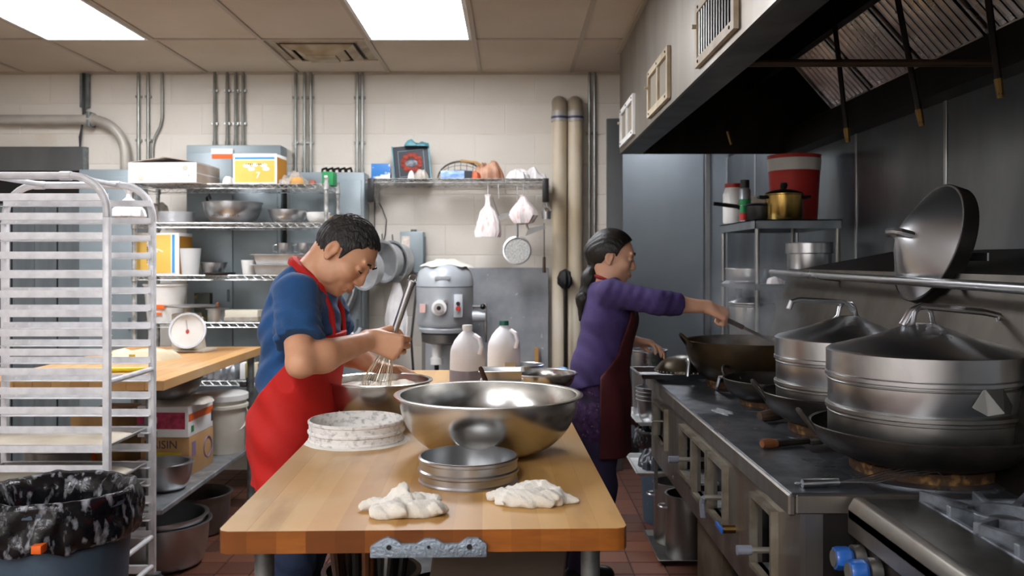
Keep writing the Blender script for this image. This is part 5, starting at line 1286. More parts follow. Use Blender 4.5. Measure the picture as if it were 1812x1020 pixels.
MB().box(.245,.26,-.02,.0,.9,1.14).build('bowl_lift_bar', STEELW, t, bevel=.003); MB().cyl((.17,-.01,1.06),(.25,-.01,1.06), .035, n=18).build('lift_hub', MIXG, t)
MB().box(-.155,.0,.13,.135,.2,.9).build('splash_sheet', STEELW, t, smooth=0)
o = lump(.15,.14,.012,3.9,nr=14,na=50,amp=.6,out=.2,fr=12); o.v = [(x, y, z+1.386-.55*max(0, (x*x+y*y)-.004)**.72) for x, y, z in o.v]
tag(o.build('mixer_cloth', RAG, None, mx+Vector((-.0,.02,.016))), 'white floury cloth draped over the top of the mixer', 'cloth')
t = thing('power_cord', 'black power cord hanging left of the mixer', 'cord', (mx.x-.2, 5.7, .4)); MB().tube([(-.0,.1,.92),(0,.02,.8),(-.03,0,.5),(-.01,0,.2),(.04,0,0)], .008, 6).build('cord', BLACK, t)

# ================================================================ RIGHT-REAR SHELF AND AISLE
t = thing('pot_shelf', 'steel pot shelf in the dark right rear corner', 'shelf', (1.2, 4.4, 0)); W_ = .43; D_ = .74
for z, h in ((1.605,.045), (1.285,.03), (.92,.03)):
    MB().box(0,W_,0,D_,z-.006,z).box(0,W_,0,.004,z-h,z).box(0,.004,0,D_,z-h,z).box(W_-.004,W_,0,D_,z-h,z).box(0,W_,D_-.004,D_,z-h,z).build('shelf_board', mat('shelf_steel', '#9aa2a8', .42, .8, '#7d858b', 5), t, smooth=0)
for x in (.016, W_-.016):
    for y in (.016, D_-.016): MB().cyl((x,y,0), (x,y,1.60), .0125, n=12).build('post', STEELW, t)
def ps_(px, Y, z): return Vector(((px-CX)*Y/F, Y, z+.0005))
t = thing('sauce_jug', 'white plastic jar with red lid on the pot shelf', 'jar', ps_(1297,4.95,1.605)); MB().lathe([(0,0),(.05,0),(.055,.01),(.055,.16),(.045,.19),(.042,.2),(0,.2)], 28).build('body', WHITEP, t); MB().lathe([(0,.2),(.045,.2),(.045,.222),(0,.224)], 24).build('lid', REDP, t)
t = thing('spray_can', 'grey spray can with dark cap and green label', 'can', ps_(1318,4.75,1.605)); MB().lathe([(0,0),(.03,0),(.03,.17),(.024,.182),(0,.182)], 24).build('body', mat('can_grey', '#8f9499', .35, .5), t); MB().lathe([(0,.18),(.024,.18),(.024,.225),(0,.225)], 20).build('cap', BLACK, t); MB().lathe([(.0303,.09),(.0308,.092),(.0308,.12),(.0303,.122)], 24).build('green_label', GREEN, t)
t = thing('squeeze_bottle', 'small red and green bottle before the spray can', 'bottle', ps_(1315,4.5,1.605)); MB().lathe([(0,0),(.018,0),(.018,.035),(.017,.036),(0,.036)], 18).build('base', REDP, t); MB().lathe([(0,.036),(.018,.036),(.016,.07),(0,.075)], 18).build('body', GREEN, t)
t = thing('saucepan', 'black saucepan with long handle jutting left from pot shelf', 'saucepan', ps_(1345,4.6,1.605)); MB().lathe([(0,0),(.075,0),(.08,.01),(.08,.075),(.083,.078),(.076,.078),(.074,.006),(0,.006)], 36).build('pan', BLACK, t); MB().lathe([(.078,.078),(.084,.08),(.06,.09),(0,.094),(0,.086),(.06,.084)], 36).build('lid', STEEL, t); MB().tube([(-.075,0,.055),(-.12,-.0,.075),(-.24,.0,.09)], [.009,.011,.01], 8).build('handle', BLACK, t)
t = thing('brass_pot', 'golden lidded pot with black knobs on the pot shelf', 'pot', ps_(1387,4.52,1.605)); MB().lathe([(0,0),(.088,0),(.092,.008),(.092,.125),(.096,.128),(.096,.132),(0,.132)], 40).build('body', GOLD, t); l_ = MB().lathe([(.096,.133),(.09,.14),(.04,.156),(0,.158),(0,.134)], 40).build('lid', mat('dark_lid_metal', '#3a352c', .3, .8), t); MB().lathe([(0,.155),(.012,.157),(.02,.175),(.016,.19),(0,.194)], 16).build('knob', BLACK, l_)
for s_ in (-1, 1): MB().tube([(s_*.09,-.025,.115),(s_*.125,-.02,.118),(s_*.125,.02,.118),(s_*.09,.025,.115)], .008, 8).build('side_handle', BLACK, t)
t = thing('beige_tub', 'beige tub standing behind the saucepan on pot shelf', 'tub', ps_(1352,4.98,1.605)); MB().lathe([(0,0),(.06,0),(.068,.15),(.07,.155),(0,.16)], 28).build('tub', CREAM, t)
t = thing('red_bucket', 'tall red bucket with white band on pot shelf behind brass pot', 'bucket', ps_(1405,4.85,1.605)); MB().lathe([(0,0),(.12,0),(.14,.36),(.143,.365),(.13,.365),(.11,.01),(0,.01)], 40).build('pail', REDP, t); MB().lathe([(.1355,.28),(.1375,.28),(.142,.345),(.140,.345)], 40).build('white_band', WHITEP, t)
t = thing('oval_pan', 'wide shallow steel pan on the middle pot shelf', 'pan', ps_(1325,4.75,1.285)); MB().lathe(bowlprof(.12,.07,.1,.003,.005), 40).build('shell', STEEL, t)
film('napkin_wad', 'crumpled white and red packet on the middle pot shelf', ps_(1373,4.48,1.285), .035,.03,.05,3.4,BAGR)
t = thing('steel_plates', 'small steel plate at the edge of middle pot shelf', 'plate', ps_(1318,4.5,1.285)); MB().lathe([(0,0),(.06,0),(.08,.01),(.08,.012),(0,.004)], 32).build('plate', STEEL, t)
t = thing('deep_pot', 'deep steel pot with broad rim on the middle pot shelf', 'pot', ps_(1432,4.6,1.285)); MB().lathe([(0,0),(.105,0),(.11,.01),(.11,.15),(.118,.155),(.118,.205),(.122,.21),(.112,.21),(.105,.15),(.1,.01),(0,.01)], 44).build('body', STEEL, t)
t = thing('lower_pot', 'lidded steel pot on the low pot shelf', 'pot', ps_(1330,4.7,.92)); MB().lathe([(0,0),(.11,0),(.115,.01),(.115,.24),(.12,.245),(.12,.25),(0,.255)], 40).build('body', STEEL, t); MB().lathe([(.118,.256),(.118,.262),(.06,.285),(0,.29),(0,.257)], 40).build('lid', STEEL, t)
t = thing('blue_jug', 'dark blue plastic jug on low shelf behind the woman', 'jug', Vector((1.26,4.95,.9205))); MB().lathe([(0,0),(.035,0),(.04,.2),(.03,.25),(.015,.29),(.02,.33),(0,.335)], 24).build('body', mat('navy_plastic', '#1d2b42', .4), t)
film('cloth_scrap', 'grey cloth scrap over the corner of the pot shelf', ps_(1283,4.42,1.285)+Vector((.03,.05,0)), .03,.03,.02,2.5,mat('grey_cloth','#8d9096',.9),'cloth')
# aisle, between range and cooler
t = thing('aisle_bin', 'blue grey waste bin in the aisle beyond the range end', 'bin', (.85, 4.80, 0)); MB().lathe([(0,0),(.135,0),(.14,.01),(.168,.48),(.175,.485),(.16,.485),(.13,.02),(0,.02)], 36).build('body', BLUEBIN, t)
sack([(.18,.40),(.186,.43),(.182,.49),(.165,.50),(.15,.46),(.13,.38)], 2.2, amp=.06).build('bin_liner', BAGB, t)
t = thing('end_shelf', 'pair of steel tray shelves fixed to the far end of range', 'shelf', (.74, 4.16, .44))
for z in (0, .225): panbox(.36,.40,.02,ALUP,t,name='tray_shelf',loc=(0,0,z))
for x in (-.1,.1): MB().box(x-.008,x+.008,-.209,-.2,-.05,.3).build('bracket', STEELW, t, smooth=0)
for k in range(4):
    t = thing('stacked_bowl', ('lowest','second lowest','second highest','topmost')[k]+' steel bowl of the stack on tray shelf at range end', 'bowl', (.66, 4.07, .6675+.018*k), group='bowls on tray shelf'); MB().lathe(bowlprof(.088,.10,.06,.002,.006), 36).build('shell', STEEL, t)
t = thing('bain_marie_pot', 'steel pot behind drain tray under the woman\'s free hand', 'pot', (.655, 4.26, .6675)); MB().lathe([(0,0),(.07,0),(.074,.01),(.084,.30),(.09,.305),(.09,.31),(.08,.31),(.07,.012),(0,.012)], 36).build('body', STEEL, t)
film('hanging_cloth', 'small grey cloth on the tray shelf beside stacked bowls', Vector((.82,4.05,.6700)), .04,.035,.05,1.4,mat('grey_cloth','#8d9096'),'cloth')
film('dark_bags', 'dark bag with blue print on lower tray shelf', Vector((.66,4.15,.4425)), .07,.1,.1,5.4,mat('blue_dark_film','#1c222b',.35,0,'#7f93b0',9,lo=.62,hi=.68),'bag')
t = thing('grease_tray', 'steel tray on the floor beyond the range leg', 'tray', (.84, 4.33, 0)); panbox(.32,.46,.025,STEELW,t,lip=.006)
for k, (x, y, l) in enumerate(((.82,4.45,'rear tall steel stock pot on the floor tray'), (.84,4.22,'front tall steel stock pot on the floor tray'))):
    t = thing('stock_pot', l, 'stock pot', (x, y, .0025), group='stock pots'); MB().lathe([(0,0),(.105,0),(.11,.008),(.11,.29),(.115,.293),(.115,.299),(.106,.299),(.104,.01),(0,.01)], 40).build('body', STEELW, t)
    MB().tube(arc((-.11,0,.24), .035, 90, 270, 8, 0, 1), .005, 6).build('ear', STEEL, t)
t = carton('floor_crate', 'low grey plastic crate on floor at the far end of aisle', (.84, 6.6, 0), (.2,.5,.14), 0, mat('crate_grey', '#4d555c', .6), 'crate')

# ================================================================ PEOPLE
V = Vector
def frame(f, up):
    f = V(f).normalized(); r = f.cross(V(up)).normalized(); u = r.cross(f).normalized(); return f, r, u   # forward, right, up
def hand(S, w, d, n, s, curls, thumb, sc=1.0):
    d = V(d).normalized(); s = V(s); s = (s-d*s.dot(d)).normalized(); n = V(n); n = (n-d*n.dot(d)-s*n.dot(s)).normalized()
    offs = (-.031,-.0105,.0105,.029); kn = (.084,.089,.085,.076)
    Ls = ((.042,.026,.021),(.046,.03,.022),(.042,.028,.021),(.033,.021,.018))
    for i in range(4):
        b = w+(d*kn[i]+s*offs[i])*sc
        S.cone(w+(s*offs[i]*.55+d*.005)*sc, b, .0185*sc, .0135*sc, k=.012)
        p = b; a = 0
        for j in range(3):
            a += math.radians(curls[i][j]); q = p+(d*math.cos(a)+n*math.sin(a))*Ls[i][j]*sc
            S.cone(p, q, (.0102,.0090,.0080)[j]*sc, (.0090,.0080,.0070)[j]*sc, k=.0035); p = q
    th = [w+(d*a+s*b+n*c)*sc for a, b, c in thumb]; rs = (.017,.0125,.0105,.0085)
    for j in range(len(th)-1): S.cone(th[j], th[j+1], rs[j]*sc, rs[j+1]*sc, k=.006)
    S.cone(w-d*.02*sc, w+d*.012*sc, .0235*sc, .021*sc, k=.015, sq=(n, 1.3))
def head_sdf(S, H, f, r, u, sc=1.0, fem=False):
    E = lambda a, b, c: H+(f*a+r*b+u*c)*sc
    R = (tuple(f), tuple(r), tuple(u))
    def el(c, rad, k=.012, sub=False): S.ell(E(*c), [x*sc for x in rad], R, k, sub)
    el((-.008,0,.024), (.098,.077,.092)); el((.026,0,-.035), (.066,.062,.072), .02)
    el((.05,0,-.075), (.04,.045,.036), .018); el((.068,0,-.100), (.018,.022,.014), .014)
    for s_ in (-1,1):
        el((.058,s_*.040,-.026), (.028,.024,.024), .018)
        el((.02,s_*.052,-.068), (.036,.016,.03), .018)
        el((.106,s_*.031,.010), (.016,.019,.010), .008, True)
        el((.0795,s_*.031,.006), (.0125,.017,.0115), .006)
        el((.097,s_*.011,-.034), (.012,.009,.008), .005)
        # ear: rim, lobe, hollow
        el((-.012,s_*.079,-.006), (.020,.009,.030), .005); el((-.006,s_*.079,-.032), (.011,.007,.012), .005); el((-.010,s_*.089,-.004), (.010,.008,.018), .003, True)
    el((.083,0,.034), (.013,.052,.010), .014)
    S.cone(E(.088,0,.014), E(.105,0,-.024), .007*sc, .0105*sc, k=.010)
    el((.101,0,-.029), (.011,.012,.009), .006)
    el((.087,0,-.056), (.014,.024,.010), .008); el((.091,0,-.062), (.010,.024,.0055), .003); el((.088,0,-.073), (.011,.021,.0065), .003)
    el((.099,0,-.0675), (.012,.024,.0012), .002, True)
    return E
def face_parts(body, E, f, r, u, hairm, lipm, sc):
    def rel(p): return p-V(body.location)
    for s_ in (-1,1):
        MB().tube([rel(E(.0885,s_*.018,.002)), rel(E(.0922,s_*.030,-.001)), rel(E(.0850,s_*.044,.003))], .0022*sc, 6).build('eyelash', hairm, body)
        MB().tube([rel(E(.0975,s_*.013,.030)), rel(E(.0965,s_*.030,.037)), rel(E(.083,s_*.047,.032))], [.003*sc,.0042*sc,.002*sc], 8).build('eyebrow', hairm, body)
        b = MB().ball((0,0,0), .0022*sc, 8, 6); b.v = [tuple(rel(E(.1000,s_*.0055,-.0365))+V(v)) for v in b.v]; b.build('nostril', hairm, body)
    b = MB()
    b.tube([rel(E(.0935,-.020,-.067)), rel(E(.1012,0,-.0645)), rel(E(.0935,.020,-.067))], [.002*sc,.0042*sc,.002*sc], 8)
    b.tube([rel(E(.0915,-.018,-.070)), rel(E(.0990,0,-.0725)), rel(E(.0915,.018,-.070))], [.002*sc,.0046*sc,.002*sc], 8)
    b.build('lips', lipm, body)
def hl(xs, ys): 
    return lambda a: np.interp(a, xs, ys)
def local(S, H, ax, sc):
    w = (slice(None),)*3; X, Y, Z = S.grid(w)
    return [((X-H.x)*e.x+(Y-H.y)*e.y+(Z-H.z)*e.z)/sc for e in ax]
def put(S, name, m, root, label=None):
    me = S.mesh(name, m); me.transform(Matrix.Translation(-V(root.location))); o = link(name, me, root)
    if label: o['label'] = label
    return o

# ---------------------------------------------------------------- the man
root = V((-.68, 2.82, 0)); H = at(609, 449, 2.79)
f, r, u = frame((.69,-.17,-.70), (.7,0,.7))
man = thing('person', 'man in blue sweatshirt and red apron bending over a bowl with a whisk', 'person', root)
hips = V((-.688, 2.82, .90)); waist = V((-.672, 2.815, 1.03)); chest = V((-.662, 2.81, 1.19)); upper = V((-.655, 2.81, 1.285)); neck = V((-.632, 2.805, 1.345))
shN = V((-.640, 2.655, 1.300)); elN = V((-.592, 2.505, 1.112)); wrN = V((-.428, 2.735, 1.158))
shF = V((-.632, 2.965, 1.295)); elF = V((-.600, 3.085, 1.105)); wrF = V((-.462, 3.035, 1.040))
lo, hi = (-.90, 2.36, .0), (-.27, 3.25, 1.58)
fine = {0: [(-.68,-.28,.0038)], 1: [(2.42,3.16,.0046)], 2: [(.97,1.56,.0038)]}
S = SDF(lo, hi, (.009,.009,.011), fine)
sqY = lambda k: ((0,1,0), k)
def torso(S, g, k=.05):
    S.cone(hips-V((0,0,.02)), waist, .108+g, .102+g, k, sqY(.66)); S.cone(waist, chest, .102+g, .104+g, k, sqY(.64)); S.cone(chest, upper, .104+g, .088+g, k, sqY(.60))
    S.cone(upper+V((.0,-.08,.005)), shN+V((.012,.03,-.0)), .066+g, .052+g, .04); S.cone(upper+V((0,.08,.005)), shF+V((.012,-.03,0)), .066+g, .052+g, .04)
    S.cone(upper, neck, .075+g, .056+g, .05)
def legs(S, g, zend=.06):
    for s_ in (-1,1):
        hp = hips+V((0,s_*.088,-.06)); kn = V((-.672, 2.82+s_*.098, .48)); an = V((-.715, 2.82+s_*.105, .075))
        S.cone(hp, kn, .086+g, .060+g, .04); S.cone(kn, an, .060+g, .043+g, .03)
torso(S, -.012); legs(S, -.012)
for sh_, el_, wr_ in ((shN,elN,wrN), (shF,elF,wrF)):
    S.cone(sh_, el_, .050, .040, .03); S.cone(el_, el_.lerp(wr_,.30), .038, .0465, .015); S.cone(el_.lerp(wr_,.30), wr_, .0465, .0275, .02)
E = head_sdf(S, H, f, r, u)
S.cone(E(-.032,0,-.055), neck, .054, .060, .03); S.cone(E(.015,0,-.085), neck+V((.03,0,-.01)), .036, .046, .03)
hand(S, wrN, (.954,.0,-.30), (0,1,0), (-.3,0,-.954), ((62,85,55),(66,88,55),(68,88,55),(72,88,50)), ((.012,-.022,.012),(.04,-.044,.030),(.066,-.040,.052),(.085,-.028,.060)))
hand(S, wrF, (.97,-.14,-.10), (-.1,-.2,-.97), (0,-1,.1), ((14,20,14),(18,22,14),(20,24,16),(24,26,16)), ((.015,-.02,.0),(.04,-.042,.012),(.064,-.05,.022),(.086,-.048,.028)))
# shoes ground
for s_ in (-1,1): S.cone(V((-.72,2.82+s_*.105,.045)), V((-.58,2.82+s_*.12,.03)), .036, .028, .03)
body = put(S, 'body', SKIN, man)
bodyref = type('o', (), {})(); 
LIPM = mat('lips_man', '#b27a66', .5); LIPW = mat('lips_woman', '#b97a6e', .45)
def fp(rootobj, E, hm, lm, sc):
    class B: pass
    face_parts(rootobj, E, f, r, u, hm, lm, sc)
face_parts(man, E, f, r, u, HAIR, LIPM, 1.0)
# hair
S = SDF(H-V((.14,.13,.15)), H+V((.14,.13,.15)), .0034)
S.ell(H+f*-.009+u*.026, (.1045,.082,.0985), (tuple(f), tuple(r), tuple(u)), .01)
A, Bq, C = local(S, H, (f, r, u), 1.0)
hline = hl([-.13,-.075,-.035,-.012,.010,.022,.034,.056,.075,.12], [-.075,-.072,-.050,.012,.018,-.020,.040,.074,.092,.10])
S.warp(lambda X, Y, Z: (.0018*np.sin(A*190+9*np.sin(Bq*70))*np.sin(Bq*230+C*60)+.0016*np.sin(Bq*520+A*160)).astype(np.float32))
S.d = np.maximum(S.d, (hline(A)+.007*np.sin(Bq*300)*(A > .045)-C).astype(np.float32)*.8)
put(S, 'hair', HAIRG, man, 'short black hair greying at the sides')
# sweatshirt: body and two pushed-up sleeves
fin2 = {0: [(-.80,-.50,.0048)], 1: [(2.44,3.16,.0055)], 2: [(.86,1.40,.0048)]}
def fresh(): return SDF((-.86,2.38,.70), (-.44,3.24,1.42), (.008,.008,.008), fin2)
S = fresh(); torso(S, .006)
S.warp(lambda X, Y, Z: (.0055*np.sin(Z*46+X*34+3*np.sin(Y*14))*np.clip((1.22-Z)*5,0.15,1)+.003*np.sin(Z*88-X*60+Y*25)).astype(np.float32))
nd = (E(-.03,0,-.055)-neck).normalized(); S.plane(neck+nd*.012, nd); S.plane(V((0,0,.845)), (0,0,-1))
for sh_, el_, wr_ in ((shN,elN,wrN), (shF,elF,wrF)):
    q = fresh(); dr = (el_-sh_).normalized()
    q.cone(sh_, sh_.lerp(el_,.7), .066, .064, .03)
    for k_, t_ in enumerate((.36,.47,.57,.67)): q.cone(sh_.lerp(el_,t_)-dr*.004, sh_.lerp(el_,t_)+dr*.004, .066+.004*(k_ % 2), .064+.004*(k_ % 2), .007)
    q.warp(lambda X, Y, Z: (.0045*np.sin(Z*170+X*70+4*np.sin(Y*34))*np.clip((1.30-Z)*9,0,1)+.003*np.sin(Z*60-Y*40)).astype(np.float32))
    q.plane(sh_.lerp(el_,.71), dr); h_ = np.clip(.5+.5*(S.d-q.d)/.025, 0, 1); S.d = S.d*(1-h_)+q.d*h_-.025*h_*(1-h_)
put(S, 'sweatshirt', BLUE, man, 'dark blue sweatshirt with sleeves pushed up')
# apron: bib and skirt wrapped round the hips
S = SDF((-.86,2.5,.62), (-.46,3.14,1.24), .0055)
torso(S, .021)
S.cone(hips-V((0,0,.02)), hips-V((.0,0,.24)), .124, .12, .05, sqY(.62))
S.warp(lambda X, Y, Z: (.004*np.sin(Y*60+Z*12)*np.clip((.95-Z)*4,0,1)+.003*np.sin(Z*50+X*44)).astype(np.float32))
S.plane(V((0,0,.705)), (0,0,-1)); S.plane(V((-.600,0,1.170)), (-.10,0,1))
S.plane(V((-.60,0,1.165)), (-.735,0,.678))
S.keep(lambda X, Y, Z: np.where(Z > 1.0, np.abs(Y-2.81)-.20, -1.0)*np.ones_like(X))
put(S, 'apron', RED, man)
# strap over the near shoulder and round the neck
def strap(pts, m, rr=.013):
    b = MB().tube([V(p)-root for p in pts], rr, 8); b.build('apron_strap', m, man)
nk = neck+nd*.008
ring = []
for k in range(13):
    q = PI*.30+k*(2*PI-PI*.60)/12
    e1 = V((1,0,-.75)).normalized(); e2 = V((0,1,0)); ring.append(nk+e1*math.cos(q)*.070+e2*math.sin(q)*.068+V((0,0,.006)))
strap([V((-.545,2.90,1.17)), V((-.552,2.905,1.24))]+ring+[V((-.552,2.735,1.24)), V((-.545,2.74,1.17))], RED, [.009,.010]+[.012+.006*math.sin(PI*k/12) for k in range(13)]+[.010,.009])
# jeans and shoes
S = SDF((-.86,2.58,.03), (-.5,3.06,1.0), .008); legs(S, .006)
S.cone(hips-V((0,0,.02)), hips+V((0,0,.03)), .108, .106, .05, sqY(.66))
S.warp(lambda X, Y, Z: (.004*np.sin(Z*70+5*np.sin(Y*30)+X*30)).astype(np.float32)); S.plane(V((0,0,.07)), (0,0,-1))
put(S, 'jeans', NAVY, man)
def shoes(root_obj, centre, xs, m, rt):
    for s_ in (-1,1):
        c = V((xs, centre+s_*.108, 0))
        S = SDF(c-V((.1,.08,.01)), c+V((.24,.1,.14)), .006)
        S.cone(c+V((-.02,0,.05)), c+V((.14,s_*.012,.03)), .047, .040, .03); S.cone(c+V((-.005,0,.06)), c+V((-.01,0,.10)), .05, .048, .02)
        S.plane(c+V((0,0,.0)), (0,0,-1)); put(S, 'shoe', m, root_obj)
shoes(man, 2.82, -.715, BLACK, root)
# the whisk he holds
wt, wm, wb = V((-.310,2.770,1.334)), V((-.372,2.772,1.155)), V((-.425,2.79,.998))
ax = (wb-wt).normalized(); t = thing('balloon_whisk', 'long steel balloon whisk held upright in the man\'s fist', 'whisk', wb)
MB().cyl(wt-wb, wt+(wm-wt)*1.12-wb, .0125, .0105, n=20).build('handle', STEEL, t)
MB().cyl(wt-wb-ax*.004, wt-wb+ax*.006, .0150, n=18).build('end_cap', STEEL, t)
MB().tube(arc(tuple(wt-wb-ax*.012), .011, 0, 360, 14, 0, 2), .0022, 6).build('hanging_ring', STEEL, t)
h0 = wt+(wm-wt)*1.12-wb; e1 = ax.cross(V((0,1,0))).normalized(); e2 = ax.cross(e1).normalized(); Lw = (wb-wb-h0).length
WIRE = mat('whisk_wire', '#d9d6c9', .3, .8, '#e9e2c4', 30)
for k in range(8):
    q = PI*k/8; d_ = e1*math.cos(q)+e2*math.sin(q); pts = []
    for j in range(17):
        tt = j/16*2-1; a = abs(tt); wd = .046*math.sin(min(1,(1-a)*1.0)*PI/2+.0)*1.0 if a > .35 else .046*math.cos((.35-a)/.35*PI/2)**.6
        s_ = 1 if tt > 0 else -1
        along = Lw*(1-a**1.3)+.018*(1-a)
        wd = .046*math.sin(PI*min(1, max(0, (1-a)))**.8*.5)*(math.sin(min(a/.3,1)*PI/2)) if a > 0 else 0
        pts.append(h0+ax*along+d_*s_*(wd+.006*a))
    MB().tube(pts, .0013, 5).build('wire', WIRE, t)

# ---------------------------------------------------------------- the woman
root = V((.37, 3.77, 0)); sc = .93; H = at(1083, 455, 3.77)
f, r, u = frame((.965,-.10,-.22), (.2,0,1))
wom = thing('person', 'woman in purple sweater and maroon apron stirring the big wok', 'person', root)
hips = V((.352,3.77,.86)); waist = V((.382,3.77,1.02)); chest = V((.405,3.77,1.155)); upper = V((.400,3.77,1.255)); neck = V((.398,3.77,1.315))
shN = V((.408,3.620,1.268)); elN = V((.585,3.520,1.235)); wrN = V((.785,3.565,1.215))
shF = V((.410,3.915,1.262)); elF = V((.440,3.985,1.06)); wrF = V((.525,3.86,1.055))
lo, hi = (.09,3.38,0), (.98,4.12,1.56)
fine = {0: [(.33,.52,.004),(.60,.95,.005)], 1: [(3.46,3.98,.005)], 2: [(1.0,1.54,.0042)]}
S = SDF(lo, hi, (.009,.009,.011), fine)
def torso(S, g, k=.05):
    S.cone(hips-V((0,0,.02)), waist, .102+g, .088+g, k, sqY(.64)); S.cone(waist, chest, .088+g, .092+g, k, sqY(.64)); S.cone(chest, upper, .092+g, .074+g, k, sqY(.60))
    S.cone(upper+V((0,-.07,.0)), shN+V((.0,.03,0)), .055+g, .045+g, .04); S.cone(upper+V((0,.07,0)), shF+V((0,-.03,0)), .055+g, .045+g, .04); S.cone(upper, neck, .062+g, .046+g, .05)
def legs(S, g):
    for s_ in (-1,1):
        hp = hips+V((0,s_*.078,-.06)); kn = V((.365, 3.77+s_*.085, .45)); an = V((.27, 3.77+s_*.09, .075))
        S.cone(hp, kn, .080+g, .055+g, .04); S.cone(kn, an, .055+g, .04+g, .03)
torso(S, -.012); legs(S, -.01)
for sh_, el_, wr_ in ((shN,elN,wrN), (shF,elF,wrF)):
    S.cone(sh_, el_, .040, .036, .03); S.cone(el_, el_.lerp(wr_,.35), .036, .036, .02); S.cone(el_.lerp(wr_,.35), wr_, .036, .023, .02)
E = head_sdf(S, H, f, r, u, sc)
S.cone(E(-.035,0,-.06), neck, .046, .05, .03); S.cone(E(.005,0,-.09), neck+V((.015,0,-.01)), .032, .042, .03)
hand(S, wrN, (.90,.05,-.40), (.25,.70,-.65), (-.35,-.75,-.45), ((58,80,55),(62,84,55),(64,86,55),(66,86,50)), ((.012,-.022,.012),(.04,-.042,.030),(.066,-.036,.050),(.083,-.024,.058)), .92)
hand(S, wrF, (.93,-.25,-.10), (-.05,-.35,-.93), (-.2,-.93,.2), ((20,26,18),(24,28,18),(26,30,20),(30,32,20)), ((.015,-.02,.0),(.04,-.038,.014),(.062,-.042,.028),(.08,-.038,.038)), .9)
for s_ in (-1,1): S.cone(V((.27,3.77+s_*.09,.045)), V((.38,3.77+s_*.1,.028)), .034, .026, .03)
put(S, 'body', SKINW, wom)
face_parts(wom, E, f, r, u, HAIR, LIPW, sc)
# hair, pulled back into a ponytail
S = SDF((H.x-.19,H.y-.12,H.z-.32), (H.x+.12,H.y+.12,H.z+.14), .0042)
S.ell(H+(f*-.010+u*.026)*sc, (.109*sc,.086*sc,.104*sc), (tuple(f), tuple(r), tuple(u)), .01)
A, Bq, C = local(S, H, (f, r, u), sc)
hline = hl([-.13,-.085,-.04,-.015,.008,.018,.03,.05,.07,.12], [-.05,-.050,-.040,.010,.016,.0,.040,.072,.092,.10])
S.d = np.maximum(S.d, (hline(A)-C).astype(np.float32)*.8*sc)
tie = at(1052, 471, 3.77)
S.cone(H+(f*-.08+u*-.0)*sc, tie, .045, .022, .03); S.cone(tie, at(1044,492,3.765), .022, .030, .015); S.cone(at(1044,492,3.765), at(1033,530,3.765), .030, .028, .03); S.cone(at(1033,530,3.765), at(1027,566,3.765), .028, .008, .03)
S.warp(lambda X, Y, Z: (.0011*np.sin(Y*430+X*150+5*np.sin(Z*30))).astype(np.float32))
put(S, 'hair', HAIR, wom, 'black hair tied in a low ponytail')
MB().lathe([(.018,-.008),(.026,-.006),(.026,.006),(.018,.008)], 18, closed=True).build('hair_tie', mat('tie_brown', '#5b4436', .7), wom, tie-root, (0,-.9,0))
# sweater
fin2 = {0: [(.22,.66,.0055)], 1: [(3.45,3.98,.006)], 2: [(.84,1.34,.0055)]}
def fresh(): return SDF((.2,3.4,.78), (.72,4.1,1.36), (.009,.009,.009), fin2)
S = fresh(); torso(S, .007)
S.cone(hips+V((0,0,.0)), hips+V((.01,0,.08)), .112, .104, .05, sqY(.62))
S.warp(lambda X, Y, Z: (.0032*np.sin(Z*46+X*62+2*np.sin(Y*10))*np.clip((1.15-Z)*5,0.1,1)+.001*np.sin(Z*80+X*90+Y*25)).astype(np.float32))
nd = (E(-.03,0,-.06)-neck).normalized(); S.plane(neck+nd*.006, nd); S.plane(V((.30,0,.885)), (.32,0,-.95))
for sh_, el_, wr_, ext in ((shN,elN,wrN,.40), (shF,elF,wrF,.5)):
    q = fresh(); dr = (wr_-el_).normalized(); ce = el_.lerp(wr_, ext)
    q.cone(sh_, el_, .056, .049, .03); q.cone(el_, ce+dr*.03, .049, .041, .02)
    for k_ in range(3): q.cone(ce-dr*(.03-.018*k_), ce-dr*(.026-.018*k_), .045, .045, .007)
    q.warp(lambda X, Y, Z: (.0018*np.sin(X*70+Z*60+4*np.sin(Y*30))*np.clip((X-.42)*8,.2,1.4)+.0012*np.sin(X*150-Z*70)).astype(np.float32))
    q.plane(ce+dr*.006, dr); h_ = np.clip(.5+.5*(S.d-q.d)/.03, 0, 1); S.d = S.d*(1-h_)+q.d*h_-.03*h_*(1-h_)
put(S, 'sweater', PURP, wom, 'dark purple sweater with thin red stripes on the sleeve')
for (a, b_) in (((1100,507),(1112,514)), ((1108,513),(1119,522)), ((1134,537),(1146,545))):
    MB().tube([at(*a,3.565)-root, at((a[0]+b_[0])/2,(a[1]+b_[1])/2,3.560)-root, at(*b_,3.558)-root], .0035, 6).build('sleeve_stripe', mat('stripe_red', '#b3303c', .7), wom)
# tunic below the sweater, trousers
S = SDF((.2,3.5,.5), (.56,4.04,1.0), .0075)
S.cone(hips+V((0,0,.06)), hips-V((-.0,0,.10)), .100, .108, .05, sqY(.62)); S.cone(hips-V((0,0,.10)), hips-V((-.005,0,.22)), .108, .092, .05, sqY(.62)); S.plane(V((0,0,.66)), (0,0,-1)); S.plane(V((0,0,.95)), (0,0,1))
S.warp(lambda X, Y, Z: (.004*np.sin(Y*50+X*40)).astype(np.float32)); put(S, 'tunic', PURPF, wom)
S = SDF((.09,3.5,.03), (.56,4.04,.9), .009); legs(S, .012); S.plane(V((0,0,.07)), (0,0,-1)); S.warp(lambda X, Y, Z: (.003*np.sin(Z*60+X*30)).astype(np.float32))
put(S, 'trousers', mat('dark_purple_trousers', '#2b2340', .85), wom)
shoes(wom, 3.77, .27, BLACK, root)
